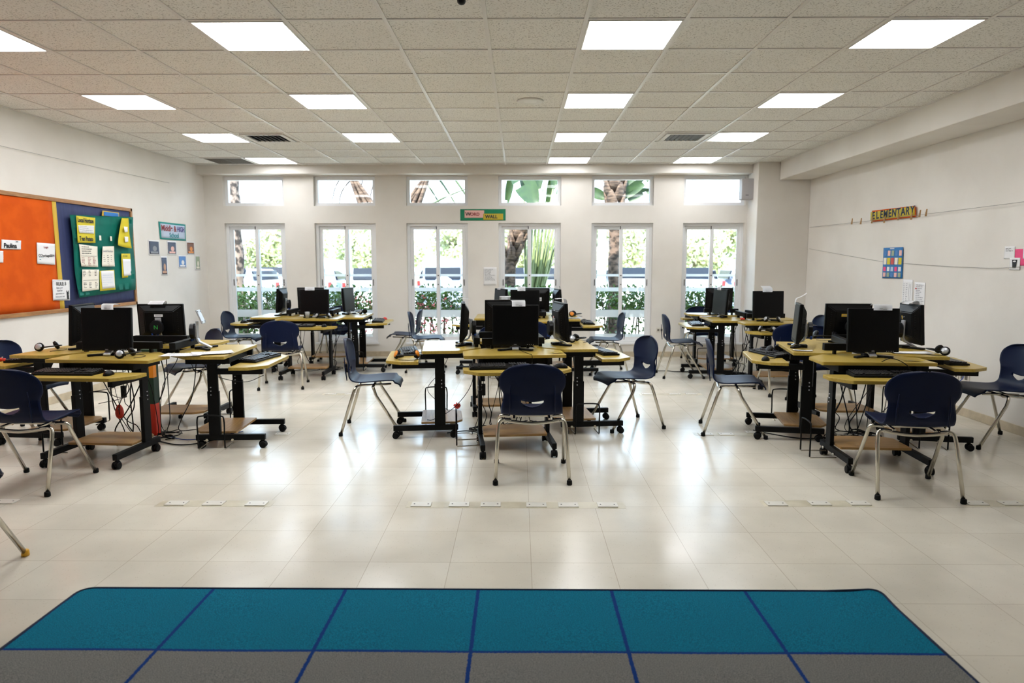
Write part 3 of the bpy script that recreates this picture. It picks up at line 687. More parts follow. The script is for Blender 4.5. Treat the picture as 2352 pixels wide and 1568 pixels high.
def make_headset(cup='silver', pad='black_plastic', s=1.0):
    t = thing('headset', '', 'headphones', (0, 0, 0), 0, 'headphones lying on the desks')
    g = G(); g.tube([(.075*math.cos(a)*s, .085*math.sin(a)*s+.02, .03+.012*math.sin(a)) for a in [PI*k/14 for k in range(15)]], .0085*s, 8, True, (1, .6)); g.build('headband', 'black_plastic', t)
    for sx_ in (-1, 1):
        rot = Matrix.Translation((sx_*.075*s, 0, .036*s)) @ Matrix.Rotation(sx_*R(62), 4, 'Y') @ Matrix.Rotation(R(-25), 4, 'X')
        g = G(); g.lathe([(.018*s, -.02), (.034*s, -.014), (.036*s, 0), (.03*s, .008)], 20, rot); c = g.build('ear_pad', pad, t)
        g = G(); g.lathe([(.026*s, .006), (.025*s, .011), (.018*s, .014), (.001, .015)], 20, rot); g.build('ear_cup', cup, c)
    g = G(); g.tube(spline([(-.08, .0, .01), (-.12, .05, .004), (-.05, .12, .003), (.06, .1, .003)], 6), .002, 6); g.build('lead', 'cable', t)
    return t
hs0 = make_headset(); hso = make_headset('amber', 'black_plastic', 1.1); hsb = make_headset('dark_plastic', 'black_plastic', 1.15)
def headset(kind, p, rot, label):
    pr = {'s': hs0, 'o': hso, 'b': hsb}[kind]; return first_or_dup(pr, 'hs'+kind, p, R(rot), label)
headset('s', (-3.86, 5.62, .75), 250, 'black headset with silver cups beside the wall on the pinboard island')
headset('s', (-2.98, 5.2, .75), 265, 'black headset with a white cup at the foot of the pinboard island monitor')
headset('s', (.5, 6.27, .75), 250, 'black headset lying right of the central island monitors')
headset('s', (-2.2, 9.75, .75), 80, 'dark headset on the desk corner before the second window')
headset('s', (-2.55, 9.0, .75), 200, 'white cupped headset under the monitor facing us before the second window')
headset('s', (3.07, 8.44, .75), 170, 'pale cupped headset at the foot of the monitor by the pillar')
headset('s', (3.3, 5.42, .75), 75, 'headset with a metallic cup on the right corner of the banner island')
headset('s', (2.88, 8.08, .665), 150, 'headset with a white cup on the front tray of the pillar island')
headset('o', (-.94, 5.76, .665), 185, 'orange cupped headphones on the left tray of the central island')
headset('o', (.72, 9.3, .75), 255, 'orange cupped headphones lying on the far middle island')
headset('b', (2.74, 6.22, .78), 150, 'big black headphones with a grey ring behind the banner island monitors')
headset('b', (2.26, 6.14, .665), 40, 'plain black headphones at the back of the left banner island tray')

# ------------------------------------------------------------------ papers and little things on the desks
def loose(name, label, cat, p, w, d, rot, mt='paper', n=6, curl=.004, group=None):
    t = thing(name, label, cat, p, R(rot), group)
    sheet('page', [(-w/2, d/2), (w/2, d/2), (w/2, -d/2), (-w/2, -d/2)], mt, t, None, .0008, .001, curl, 8, 6, .002)
    if n: lines_on('print', -w*.4, w*.4, d*.38, -d*.35, n, 'grey_ink', t, Matrix(), .0045+curl*.3, .004)
    return t
loose('paper_sheet', 'white printed sheet hanging over the edge between two pinboard island desks', 'paper', (-2.6, 5.32, .751), .3, .21, 8, group='loose papers on the desks')
loose('paper_sheet', 'second white sheet, lying askew under the bare monitor stand', 'paper', (-2.42, 5.42, .7535), .3, .21, 28, group='loose papers on the desks')
loose('paper_sheet', 'white sheet right of the front monitor on the banner island', 'paper', (3.1, 5.5, .751), .3, .16, -6, n=0, group='loose papers on the desks')
loose('paper_sheet', 'small white slips on the left desk of the banner island', 'paper', (2.3, 5.62, .751), .15, .07, -20, n=2, group='loose papers on the desks')
loose('paper_sheet', 'white sheet on the left desk of the pillar island', 'paper', (2.52, 9.28, .751), .2, .15, 5, n=0, group='loose papers on the desks')
loose('sticky_note', 'yellow label strip at the right corner of the central front desk', 'sticky note', (.3, 5.46, .751), .1, .035, 25, 'yellow_paper', 2)
loose('sticky_note', 'worn yellow label strip on the front desk of the banner island', 'sticky note', (2.86, 5.02, .751), .14, .03, -4, 'olive_yellow', 2)
loose('magazine', 'blue and white magazine hanging over the far middle desk edge', 'magazine', (.7, 8.98, .751), .2, .14, 8, 'pale_blue', 3)
for lab, p, c in (('small red plastic toy on the pillar island desk', (2.8, 8.72, .75), 'red'), ('red and white plug on the tray at the left edge', (-4.2, 5.56, .665), 'red')):
    t = thing('plastic_toy' if 'toy' in lab else 'plug', lab, 'toy' if 'toy' in lab else 'plug', p)
    g = G(); g.ball((-.014, 0, .016), (.03, .03, .032), 2); g.ball((.014, 0, .014), (.03, .03, .028), 2); g.build('body', c, t)
    g = G(); g.lathe([(.005, 0), (.005, .008)], 8, Matrix.Translation((0, 0, .03))); g.build('cap', 'socket', t)
t = thing('pom_pom', 'small red pom pom on the floor behind the left central desk', 'pom pom', (-.62, 6.85, 0))
g = G()
for k in range(60):
    a = random.random()*6.28; z = random.uniform(-1, 1); q = math.sqrt(1-z*z); d = Vector((q*math.cos(a), q*math.sin(a), z)); c = Vector((0, 0, .04)); g.tube([c, c+d*.036], [.005, .003], 5)
g.build('tuft', 'red', t)
t = thing('plastic_cup', 'clear plastic cup beside the monitor before the second window', 'cup', (-2.74, 8.96, .75))
g = G(); g.lathe([(.024, 0), (.034, .085), (.032, .085), (.022, .004)], 20); g.build('cup_wall', mat('clear_plastic', 'dfe3e2', .15, trans=.7), t)
# folded papers on the monitors
def flag(x, y, h, label, w=.09, z=1.12, dz=.03, lean=0.0, mt='paper', txt=None):
    t = thing('paper_flag', label, 'paper note', (x, y, z), R(h-270+lean), 'paper notes on top of the monitors')
    prof = spline([(0, -.043, -.012), (0, -.044, .006), (0, -.036, .022+dz*.2), (0, -.01, .026+dz*.3), (0, .02, .016+dz*.6), (0, .045, dz)], 3); g = G(); b = bmesh.new(); rows = []
    for p in prof: rows.append([b.verts.new((sx_*w/2, p.y, p.z)) for sx_ in (-1, -.33, .33, 1)])
    for a, c in zip(rows, rows[1:]):
        for j in range(3): f = b.faces.new((a[j], a[j+1], c[j+1], c[j])); f.smooth = True
    bmesh.ops.solidify(b, geom=b.faces[:], thickness=.0012); g.merge(b); g.build('page', mt, t)
    g = G(); g.box((-.012, -.0455, .0), (.022, .0006, .003)); g.box((.014, -.0455, -.006), (.026, .0006, .003)); g.build('print', 'grey_ink', t)
flag(-.01, 5.66, 271, 'white folded paper on the frontmost central monitor', .11, 1.123, .03, 8)
flag(-.475, 6.02, 185, 'white folded paper on the edge-on left central monitor', .08)
flag(.36, 6.04, 12, 'white folded paper on the right central monitor', .1)
flag(-.13, 6.44, 94, 'grey folded paper on the rear central monitor', .1)
flag(.03, 8.93, 270, 'white folded paper on the facing monitor of the far middle island', .1, 1.12, .04)
flag(.5, 9.25, 8, 'white folded paper on the thin edge-on far middle monitor', .09, 1.12, .05)
flag(-.23, 9.3, 205, 'pale folded paper on the half turned far middle monitor', .1, 1.12, -.05)
flag(-2.73, 9.08, 270, 'white label roll on the facing monitor before the second window', .12, 1.12, .02, 8)
flag(-3.24, 9.5, 182, 'grey folded paper on the edge-on far left monitor', .07, 1.12, .07)
flag(3.03, 8.57, 270, 'crumpled white paper on the monitor by the pillar', .12, 1.12, .06)
flag(2.66, 9.15, 191, 'small white paper on the grey screened pillar island monitor', .1)
flag(2.38, 5.9, 164, 'white paper sticking up from the edge-on banner island monitor', .07, 1.12, .09)
flag(2.72, 5.25, 267, 'white paper with marks on the front banner island monitor', .13, 1.12, .02, -6)
flag(3.27, 5.84, 355, 'curled white paper on the right banner island monitor', .12, 1.12, .0)
flag(-3.13, 5.3, 273, 'white paper roll on the front pinboard island monitor', .1, 1.12, .02, -10)
flag(-3.2, 6.12, 93, 'cream folded paper on the wide pinboard island monitor', .13, 1.1, .0)
def back_label(x, y, h, label, lx, lz, w, hh, mt, rot=0):
    t = thing('sticker', label, 'sticker', (x, y, .75), R(h-270), 'labels stuck on monitor backs')
    g = G(); g.box((lx, .0375, lz), (w, .0008, hh), 0, Euler((R(-4), R(rot), 0))); g.build('label_face', mt, t)
    g = G(); g.box((lx, .0382, lz), (w*.7, .0006, hh*.18), 0, Euler((R(-4), R(rot), 0))); g.build('print', 'grey_ink', t)
back_label(-3.18, 6.12, 93, 'white strip label on the wide pinboard island monitor back', .0, .25, .075, .022, 'paper')
back_label(3.27, 5.84, 355, 'yellow tape on the right banner island monitor back', .02, .26, .08, .03, 'strip_yellow', 12)
back_label(2.93, 6.2, 86, 'yellow label on the wide banner island monitor back', .03, .25, .09, .025, 'strip_yellow')
back_label(.35, 6.04, 12, 'white barcode label on the right central monitor back', .03, .29, .04, .03, 'paper')
back_label(.35, 6.04, 12, 'red and white sticker on the right central monitor back', .05, .22, .03, .06, 'pink_pale')
back_label(.23, 9.55, 90, 'small white label on the rear far middle monitor back', -.06, .22, .035, .05, 'paper')

# ------------------------------------------------------------------ wall displays
g0 = thing('pinboard', 'long oak framed pinboard backed with orange and navy paper on the left wall', 'pinboard', (XL, 6.0, .94))
zb0, zb1, ya, yb = .94, 2.14, 3.4, 8.79
fm = wall_m('L', 0, 0)
def on_m(g, m):
    for v in g.bm.verts: v.co = m @ v.co
    return g
rel = Matrix.Translation((-XL, -6.0, -.94))
g = G(); g.box(((ya+yb)/2, zb1-.02, .012), (yb-ya, .04, .024), .004); g.box(((ya+yb)/2, zb0+.02, .012), (yb-ya, .04, .024), .004); g.box((yb-.02, (zb0+zb1)/2, .012), (.04, zb1-zb0, .024), .004); g.box((ya+.02, (zb0+zb1)/2, .012), (.04, zb1-zb0, .024), .004)
on_m(g, rel @ fm).build('frame', 'oak', g0)
sheet('orange_backing', [(ya+.03, zb1-.035), (7.31, zb1-.035), (7.305, zb0+.035), (ya+.03, zb0+.035)], 'orange', g0, rel @ fm, .002, .004, 0, 40, 12, .008)
sheet('navy_backing', [(7.33, zb1-.035), (yb-.035, zb1-.035), (yb-.035, zb0+.035), (7.33, zb0+.035)], 'navy_paper', g0, rel @ fm, .002, .004, 0, 40, 12, .006)
sheet('yellow_border', [(7.29, zb1-.035), (7.355, zb1-.035), (7.375, zb0+.035), (7.305, zb0+.035)], 'strip_yellow', g0, rel @ fm, .001, .013, 0, 2, 10, .003)
def pinned(side, name, label, cat, corners, mt, off=.02, curl=0, wav=.003, group=None):
    a = sum(c[0] for c in corners)/4; z = sum(c[1] for c in corners)/4; m = wall_m(side, a, z, off)
    t = thing(name, label, cat, m.translation, 0, group); t.matrix_basis = Matrix.Translation(m.translation); mm = Matrix.Translation(-m.translation) @ m
    s_ = -1 if side == 'R' else 1
    cs = [(s_*(c[0]-a), c[1]-z) for c in corners]; sheet('page', cs, mt, t, mm, .0012, .0, curl, 10, 8, wav); return t, mm
def txt(t, mm, s, size, mt, x=0, y=0, z=.004, sx=1, rot=0): return text_mesh('lettering', s, size, mt, t, mm @ Matrix.Translation((x, y, z)) @ Matrix.Rotation(rot, 4, 'Z'), .0004, sx, 'CENTER', .03 if size >= .06 else .012)
def scrib(t, mm, x0, x1, y0, y1, n, mt='ink', z=.004, h=.008): return lines_on('writing', x0, x1, y0, y1, n, mt, t, mm, z, h)
t, mm = pinned('L', 'poster_sheet', 'big teal paper sheet bulging off the navy half of the pinboard', 'poster', [(7.51, 1.975), (8.72, 2.03), (8.67, 1.13), (7.55, 1.085)], 'green_paper', .022, .02, .03)
GP = 'small sheets on the teal paper'
t, mm = pinned('L', 'worksheet', 'yellow sheet headed Local Horizon at the top left of the teal paper', 'sheet', [(7.59, 1.972), (7.925, 1.97), (7.89, 1.686), (7.58, 1.68)], 'yellow_paper', .062, .008, .004, GP)
txt(t, mm, 'Local Horizon', .066, 'ink', 0, .1, .014, .74); txt(t, mm, 'Tean Potato', .066, 'ink', -.01, -.1, .014, .74)
t, mm = pinned('L', 'paper_scrap', 'torn white scrap across the Local Horizon sheet', 'sheet', [(7.6, 1.87), (7.89, 1.88), (7.875, 1.79), (7.615, 1.79)], 'paper', .072, .003, .003, GP); scrib(t, mm, -.12, .12, .03, -.03, 4, 'grey_ink', .008, .004)
t, mm = pinned('L', 'worksheet', 'white chart with red writing in the left of the teal paper', 'sheet', [(7.61, 1.667), (7.939, 1.648), (7.92, 1.416), (7.62, 1.425)], 'paperw', .06, .006, .003, GP)
scrib(t, mm, -.12, .13, .1, .03, 4, 'ink', .008, .007); scrib(t, mm, -.13, -.06, -.02, -.1, 6, 'red_ink', .008, .006); scrib(t, mm, -.02, .04, -.02, -.1, 6, 'red_ink', .008, .006); scrib(t, mm, .07, .13, -.02, -.1, 6, 'red_ink', .008, .006)
g = G(); g.box((0, .0, .008), (.28, .003, .001)); on_m(g, mm).build('rule_line', 'ink', t)
t, mm = pinned('L', 'worksheet', 'white word table curling out at the centre of the teal paper', 'sheet', [(8.04, 1.651), (8.263, 1.66), (8.24, 1.422), (7.99, 1.423)], 'paperw', .056, .012, .003, GP)
for x in (-.09, -.01, .06): scrib(t, mm, x, x+.05, .01, -.1, 6, 'ink', .009, .007)
txt(t, mm, 'Local Horizon', .035, 'grey_ink', .01, .06, .012)
t, mm = pinned('L', 'worksheet', 'white three column list at the lower left of the teal paper', 'sheet', [(7.629, 1.39), (7.934, 1.387), (7.9, 1.16), (7.6, 1.15)], 'paperw', .066, .005, .003, GP)
for x in (-.13, -.03, .08): scrib(t, mm, x, x+.05, .1, .05, 4, 'ink', .009, .006); scrib(t, mm, x, x+.05, -.03, -.08, 4, 'ink', .009, .006)
g = G(); g.box((0, .0, .009), (.27, .003, .001)); on_m(g, mm).build('rule_line', 'ink', t)
t, mm = pinned('L', 'worksheet', 'blank white page on yellow card at the bottom of the teal paper', 'sheet', [(7.963, 1.372), (8.251, 1.381), (8.245, 1.146), (7.943, 1.143)], 'yellow_paper', .056, .004, .003, GP); sheet('white_page', [(-.12, .11), (.135, .112), (.135, -.09), (-.115, -.095)], 'paper', t, mm, .001, .006, .003); scrib(t, mm, -.1, .1, .06, -.05, 5, 'pale_blue', .012, .004)
t, mm = pinned('L', 'worksheet', 'narrow yellow card with white list at the right of the teal paper', 'sheet', [(8.422, 1.575), (8.615, 1.578), (8.607, 1.291), (8.406, 1.283)], 'yellow_paper', .056, .004, .003, GP); sheet('white_page', [(-.075, .08), (.095, .08), (.095, -.12), (-.07, -.125)], 'paper', t, mm, .001, .006, .003); scrib(t, mm, -.07, .07, .115, .11, 1, 'ink', .012, .01)
t, mm = pinned('L', 'worksheet', 'yellow sheet curling away at the upper right of the teal paper', 'sheet', [(8.43, 2.0), (8.568, 2.005), (8.561, 1.64), (8.275, 1.675)], 'yellow_paper', .06, .03, .004, GP)
for y in (.03, -.09): sheet('white_shape', [(.0, y+.04), (.08, y+.04), (.075, y-.02), (.01, y-.03)], 'paper', t, mm, .001, .03, .002)
t, mm = pinned('L', 'card', 'blue card with yellow edge above the teal paper', 'card', [(8.143, 2.066), (8.479, 2.066), (8.474, 2.012), (8.124, 2.006)], 'strip_yellow', .03, 0, .002); sheet('blue_face', [(-.14, .02), (.155, .02), (.155, -.028), (-.145, -.028)], 'bright_blue', t, mm, .001, .004)
for lab, a in (('white tape tab left in the empty gap of the teal paper', 8.025), ('white tape tab beside the curling yellow sheet', 8.238)):
    pinned('L', 'tape_tab', lab, 'tape', [(a-.018, 1.775), (a+.018, 1.775), (a+.018, 1.72), (a-.018, 1.72)], 'paperw', .056, 0, 0)
t, mm = pinned('L', 'rule_card', 'white RULE 3 card over the yellow border of the pinboard', 'card', [(7.194, 1.292), (7.469, 1.28), (7.454, 1.062), (7.185, 1.075)], 'paper', .024, 0, .002)
txt(t, mm, 'RULE 3', .052, 'ink', .0, .065, .006); [txt(t, mm, s_, .024, 'grey_ink', -.03, y, .006) for s_, y in (('Raise your', .025), ('hand for', -.005), ('permission to', -.035), ('leave your seat', -.067))]
g = G(); g.ball((.095, -.04, .006), (.035, .04, .002), 2); g.box((.095, -.08, .006), (.03, .045, .001)); [g.box((.095+s_*.014, -.018, .006), (.01, .02, .001)) for s_ in (-1, 1)]; on_m(g, mm).build('picture', 'ink', t)
g = G(); [g.box((x, y, .005), (.012, .004, .001)) for y in (.1, -.1) for x in [-.12+.02*k for k in range(13)]]; on_m(g, mm).build('dotted_border', 'ink', t)
t, mm = pinned('L', 'name_card', 'white card reading Paulina on the orange paper', 'card', [(6.533, 1.68), (6.789, 1.678), (6.777, 1.592), (6.524, 1.592)], 'paper', .018, 0, .002); txt(t, mm, 'Paulina', .06, 'ink', -.02, -.012, .006); txt(t, mm, '3rd', .025, 'ink', .07, .03, .006)
t, mm = pinned('L', 'login_card', 'white Login card with a password on the orange paper', 'card', [(7.01, 1.666), (7.286, 1.66), (7.263, 1.443), (6.995, 1.455)], 'paper', .018, 0, .002)
txt(t, mm, 'CCheritage2014', .036, 'ink', 0, -.02, .006); txt(t, mm, 'Login', .03, 'red_ink', 0, .065, .006); g = G(); g.box((-.08, -.04, .006), (.07, .003, .001)); g.box((-.1, -.06, .006), (.02, .008, .001)); on_m(g, mm).build('underline', 'teal_ink', t)
t, mm = pinned('L', 'name_card', 'plain white card half out of frame on the orange paper', 'card', [(6.3, 1.575), (6.543, 1.574), (6.531, 1.465), (6.29, 1.465)], 'paper', .018, 0, .002)
t, mm = pinned('L', 'wall_sign', 'pale blue sign reading Middle and High School with teal border', 'sign', [(9.452, 2.02), (10.214, 2.02), (10.208, 1.782), (9.47, 1.782)], 'sign_teal', .004, 0, .001)
sheet('blue_face', [(-.345, .095), (.345, .095), (.34, -.095), (-.33, -.095)], 'pale_blue', t, mm, .001, .003); txt(t, mm, 'Middle &', .11, 'red_ink', -.12, .035, .006, 1.05); txt(t, mm, 'HIGH', .1, 'purple_ink', .22, .035, .006, .9); txt(t, mm, 'School', .09, 'teal_ink', .02, -.055, .006, 1.1)
ph = [((9.176, 1.751, 9.425, 1.585), 'photo_dark', 'dark blue photo, first in the upper row under the school sign', 'grey_ink'), ((9.671, 1.754, 9.895, 1.594), 'photo_dark', 'photo of a pale figure, second in the upper row under the school sign', 'pink_pale'), ((10.236, 1.764, 10.447, 1.605), 'photo_brown', 'brown photo, last in the upper row under the school sign', 'amber'),
      ((9.473, 1.539, 9.613, 1.313), 'photo_dark', 'tall photo, first in the lower row under the school sign', 'skin_photo'), ((9.963, 1.56, 10.166, 1.408), 'photo_sky', 'blue sky photo, middle of the lower row under the school sign', 'paper'), ((10.482, 1.564, 10.607, 1.374), 'photo_green', 'pale green photo nearest the corner under the school sign', 'paperw')]
for (a, z1, b_, z0), mt, lab, m2 in ph:
    t, mm = pinned('L', 'photo_print', lab, 'photo', [(a-.02, z1+.015), (b_+.02, z1+.015), (b_+.02, z0-.02), (a-.02, z0-.02)], 'paper', .003, 0, .001, 'photos under the school sign'); w, h = (b_-a)/2, (z1-z0)/2
    sheet('image', [(-w, h), (w, h), (w, -h), (-w, -h)], mt, t, mm, .0006, .003); g = G(); g.ball((.1*w, -.15*h, .004), (w*.9, h*.9, .001), 2); g.box((0, -.75*h, .004), (1.5*w, .3*h, .0008)); on_m(g, mm).build('image_detail', m2, t)
# back wall
t, mm = pinned('B', 'wall_sign', 'green card sign reading WORD WALL above the windows', 'sign', [(-.908, 2.286), (-.209, 2.286), (-.209, 2.112), (-.908, 2.112)], 'sign_green', .003, 0, 0)
sheet('pink_label', [(-.284, .07), (.018, .07), (.018, -.045), (-.284, -.045)], 'pink_pale', t, mm, .001, .003); sheet('yellow_label', [(.005, .018), (.312, .018), (.312, -.077), (.005, -.077)], 'olive_yellow', t, mm, .001, .005)
txt(t, mm, 'W', .075, 'ink', -.23, .01, .006); txt(t, mm, 'ORD', .062, 'red_ink', -.125, .008, .006, 1.1); txt(t, mm, 'WALL', .07, 'dark_blue_ink', .13, -.03, .008, 1.0)
t, mm = pinned('B', 'notice_sheet', 'white printed notice taped beside the fourth window', 'notice', [(-.554, 1.396), (-.349, 1.396), (-.349, 1.115), (-.554, 1.115)], 'paper', .002, 0, .001); scrib(t, mm, -.08, .085, .11, -.06, 12, 'grey_ink', .004, .006)
def socket(side, a, z, label, w=.115, h=.075):
    m = wall_m(side, a, z); t = thing('wall_socket', label, 'wall socket', m.translation); mm = Matrix.Translation(-m.translation) @ m
    g = G(); g.box((0, 0, .005), (w, h, .01), .003); on_m(g, mm).build('plate', 'socket', t)
    g = G(); [g.box((x, 0, .0105), (w*.28, h*.42, .002), .001) for x in (-w*.22, w*.22)]; on_m(g, mm).build('outlet', 'grille', t)
socket('B', 2.205, .42, 'double wall socket between the fifth and sixth windows')
socket('R', 6.77, .37, 'small socket low on the right wall behind the banner island tray'); socket('R', 6.62, .375, 'larger socket with a blue plug low on the right wall', .14, .11)
t = thing('wall_speaker', 'grey box speaker on the wall right of the last upper window', 'speaker', (3.415, 10.68, 2.56))
g = G(); g.box((0, 0, 0), (.18, .15, .31), .012); g.build('cabinet', 'speaker_grey', t); g = G(); g.box((0, .13, .02), (.05, .12, .04)); g.build('bracket', 'vent_white', t); g = G(); g.box((-.01, -.0755, -.09), (.045, .002, .008)); g.build('badge', 'dark_plastic', t)
# right wall
t, mm = pinned('R', 'banner_sign', 'yellow ELEMENTARY banner on orange card pegged to the upper string', 'sign', [(8.54, 2.085), (7.62, 2.07), (7.59, 1.95), (8.525, 1.953)], 'orange', .02, 0, .002)
sheet('yellow_strip', [(-.495, .055), (.44, .05), (.46, -.048), (-.49, -.046)], 'olive_yellow', t, mm, .001, .004)
for i, ch in enumerate('ELEMENTARY'): txt(t, mm, ch, .122, 'dark_blue_ink', -.42+i*.092, .005+.003*i/9, .006, 1.05, R(4*math.sin(i*2.1)))
def string(label, pts, r=.002): g = G(); g.tube(spline(pts, 8), r, 5); tag(g.build('string_line', 'string'), label, 'string')
string('thin string stretched along the right wall, holding the banner pegs', [(4.255, 10.36, 1.98), (4.235, 8.3, 1.966), (4.235, 6.0, 1.969), (4.255, 3.5, 1.99)])
string('slack string sagging across the right wall below the banner', [(4.262, 10.354, 1.67), (4.267, 8.3, 1.478), (4.267, 7.8, 1.455), (4.262, 6.78, 1.421), (4.255, 5.9, 1.43), (4.255, 3.5, 1.6)])
string('thin string stretched along the upper left wall', [(-4.855, 3.5, 2.55), (-4.845, 7.2, 2.55), (-4.855, 9.785, 2.566)])
def peg(y, z, label):
    t = thing('clothes_peg', label, 'clothes peg', (4.222, y, z), 0, 'wooden pegs on the upper string')
    for s_ in (-1, 1): g = G(); g.box((0, s_*.006, 0), (.01, .007, .075), .002, Euler((R(s_*6+12), 0, 0))); g.build('prong', 'peg', t)
    g = G(); g.tube([(-.007, -.008, .004), (-.007, .008, .002)], .002, 6); g.tube([(.007, -.008, .004), (.007, .008, .002)], .002, 6); g.build('spring', 'chrome', t)
for y, z, lab in ((8.98, 1.984, 'wooden peg on the string, farthest from the banner toward the pillar'), (8.745, 1.972, 'wooden peg on the string just before the banner starts'), (8.47, 1.968, 'wooden peg below the first letter of the banner'), (8.186, 1.957, 'wooden peg below the letter M of the banner'), (7.889, 1.97, 'wooden peg below the letter T of the banner'), (7.63, 1.96, 'wooden peg below the last letter of the banner'), (7.475, 1.978, 'wooden peg on the string just after the banner ends'), (7.359, 1.978, 'wooden peg on the string, second past the end of the banner')): peg(y, z, lab)
t, mm = pinned('R', 'wall_poster', 'blue poster of little coloured pictures on the right wall', 'poster', [(8.242, 1.636), (7.827, 1.635), (7.806, 1.289), (8.235, 1.284)], 'blue', .009, 0, .002)
cols = ['photo_sky', 'red', 'paper', 'pink_pale', 'paperw', 'pale_blue', 'photo_green', 'yellow_paper', 'hot_pink']
for r, (y, h, n) in enumerate(((.11, .06, 5), (.02, .075, 5), (-.07, .05, 5), (-.135, .05, 5))):
    for k in range(n):
        g = G(); g.box((-.16+k*.08, y, .005), (.055 if r != 1 else .066, h, .001)); g.box((-.16+k*.08, y, .0058), (.02, h*.4, .001)); g.mi = 0
        on_m(g, mm).build('small_picture', cols[(k*3+r*4) % 9], t)
g = G(); g.box((-.02, .162, .005), (.09, .01, .001)); on_m(g, mm).build('heading', 'paper', t)
t, mm = pinned('R', 'printed_sheet', 'white printed table sheet under the blue poster', 'sheet', [(7.798, 1.281), (7.603, 1.279), (7.588, 1.008), (7.794, 1.004)], 'paper', .003, 0, .001, 'printed sheets under the blue poster'); scrib(t, mm, -.08, -.055, .09, -.11, 11, 'grey_ink', .004, .006); scrib(t, mm, -.03, .0, .09, -.11, 11, 'grey_ink', .004, .006); g = G(); [g.box((x, -.01, .004), (.0025, .2, .0008)) for x in (.03, .06)]; on_m(g, mm).build('rule_line', 'grey_ink', t)
t, mm = pinned('R', 'printed_sheet', 'white sheet with a red mark, right of the table sheet', 'sheet', [(7.566, 1.256), (7.365, 1.253), (7.36, 1.0), (7.556, 1.0)], 'paper', .003, 0, .001, 'printed sheets under the blue poster'); scrib(t, mm, -.07, .08, .1, -.09, 11, 'grey_ink', .004, .006); g = G(); g.box((-.07, .06, .0045), (.025, .012, .001)); on_m(g, mm).build('mark', 'red', t)
t, mm = pinned('R', 'printed_card', 'white card with three text lines beside the pink card', 'card', [(6.206, 1.603), (6.078, 1.6), (6.074, 1.494), (6.209, 1.496)], 'paper', .003, 0, .001); scrib(t, mm, -.045, .05, .035, .015, 3, 'ink', .004, .004)
pinned('R', 'pink_card', 'hot pink card at the right edge of the right wall', 'card', [(6.082, 1.577), (5.72, 1.578), (5.71, 1.437), (6.078, 1.437)], 'hot_pink', .002, 0, .001)
t, mm = pinned('R', 'picture_card', 'white card with a black bucket picture under the pink card', 'card', [(6.129, 1.504), (6.002, 1.503), (5.997, 1.398), (6.127, 1.4)], 'paper', .005, 0, .001); g = G(); g.prism([(-.03, .035), (.03, .035), (.02, -.035), (-.02, -.035)], .004, .005); on_m(g, mm).build('bucket_picture', 'ink', t); g = G(); g.ball((0, .022, .0055), (.04, .014, .001), 2); on_m(g, mm).build('bucket_rim', 'paper', t)
t, mm = pinned('R', 'printed_card', 'white card overlapping the pink one at the frame edge', 'card', [(5.975, 1.592), (5.8, 1.59), (5.79, 1.492), (5.972, 1.496)], 'paper', .005, 0, .001); scrib(t, mm, -.075, .06, .03, .0, 3, 'ink', .004, .004)

# ------------------------------------------------------------------ floor things
t = thing('rug', 'large rug with teal and grey squares divided by blue lines', 'rug', (-1.96, 2.965, 0))
b = bmesh.new(); nx, ny = 60, 28; w, d = 3.557, 2.0; grid = []
for j in range(ny+1):
    row = []
    for i in range(nx+1):
        x, y = w*i/nx, -d*j/ny; rr_ = .06
        for cx, sgn in ((rr_, -1), (w-rr_, 1)):
            if (x-cx)*sgn > 0 and y > -rr_:
                dx, dy = x-cx, y+rr_; q = max(abs(dx), abs(dy)); l = math.hypot(dx, dy)
                if l > 0: x, y = cx+dx*q/l, -rr_+dy*q/l
        z = .008 + .0015*math.sin(x*7+y*3)*math.sin(y*11) + .016*max(0, 1-math.hypot(x-w, y)/.16)**1.5
        row.append(b.verts.new((x, y, z)))
    grid.append(row)
for j in range(ny):
    for i in range(nx): f = b.faces.new((grid[j][i], grid[j+1][i], grid[j+1][i+1], grid[j][i+1])); f.smooth = True
g = G(); g.merge(b); g.build('pile', 'rug', t)
def rug_edge():
    pts = []
    for (x, y) in [(0, -2.0)] + [(0, -.06*k) for k in range(30, 0, -1)] + [(.06-.06*math.cos(a), -.06+.06*math.sin(a)) for a in [PI/2*k/6 for k in range(1, 7)]] + [(w*k/30, 0) for k in range(1, 29)] + [(w-.06+.06*math.sin(a), -.06+.06*math.cos(a)) for a in [PI/2*k/6 for k in range(7)]] + [(w, -.06*k) for k in range(2, 33)] + [(w, -2.0)]:
        if 0 <= x <= w: pts.append((x, y, .006 + .016*max(0, 1-math.hypot(x-w, y)/.16)**1.5))
    return pts
g = G(); g.tube(rug_edge(), .0065, 6); g.build('binding', mat('navy_binding', '12213a', .9), t)
def plate(x, y, label, dark=False, group='floor outlet plates'):
    t = thing('floor_plate', label, 'floor outlet', (x, y, 0), 0, group)
    g = G(); g.box((0, 0, .003), (.122, .078, .006), .002); g.build('plate', 'plate', t)
    g = G(); [g.lathe([(.005, 0), (.005, .0068)], 8, Matrix.Translation((s_*.042, 0, 0))) for s_ in (-1, 1)]; g.build('screw', 'ink', t)
g = G()
for a, b_, y in ((-2.2, -1.5, 4.09), (-.68, .64, 4.083), (1.48, 2.14, 4.125), (2.7, 3.1, 4.14), (1.5, 2.12, 5.86), (-2.2, -1.8, 7.66), (1.35, 2.05, 7.695)): g.box(((a+b_)/2, y, .0004), (b_-a, .11, .0008))
g.build('repair_patch', mat('repair_patch', 'cdc6b2', .28, noise=('b9b19b', 6, (1, 1, 1), .4, .65)), bpy.data.objects['floor'])
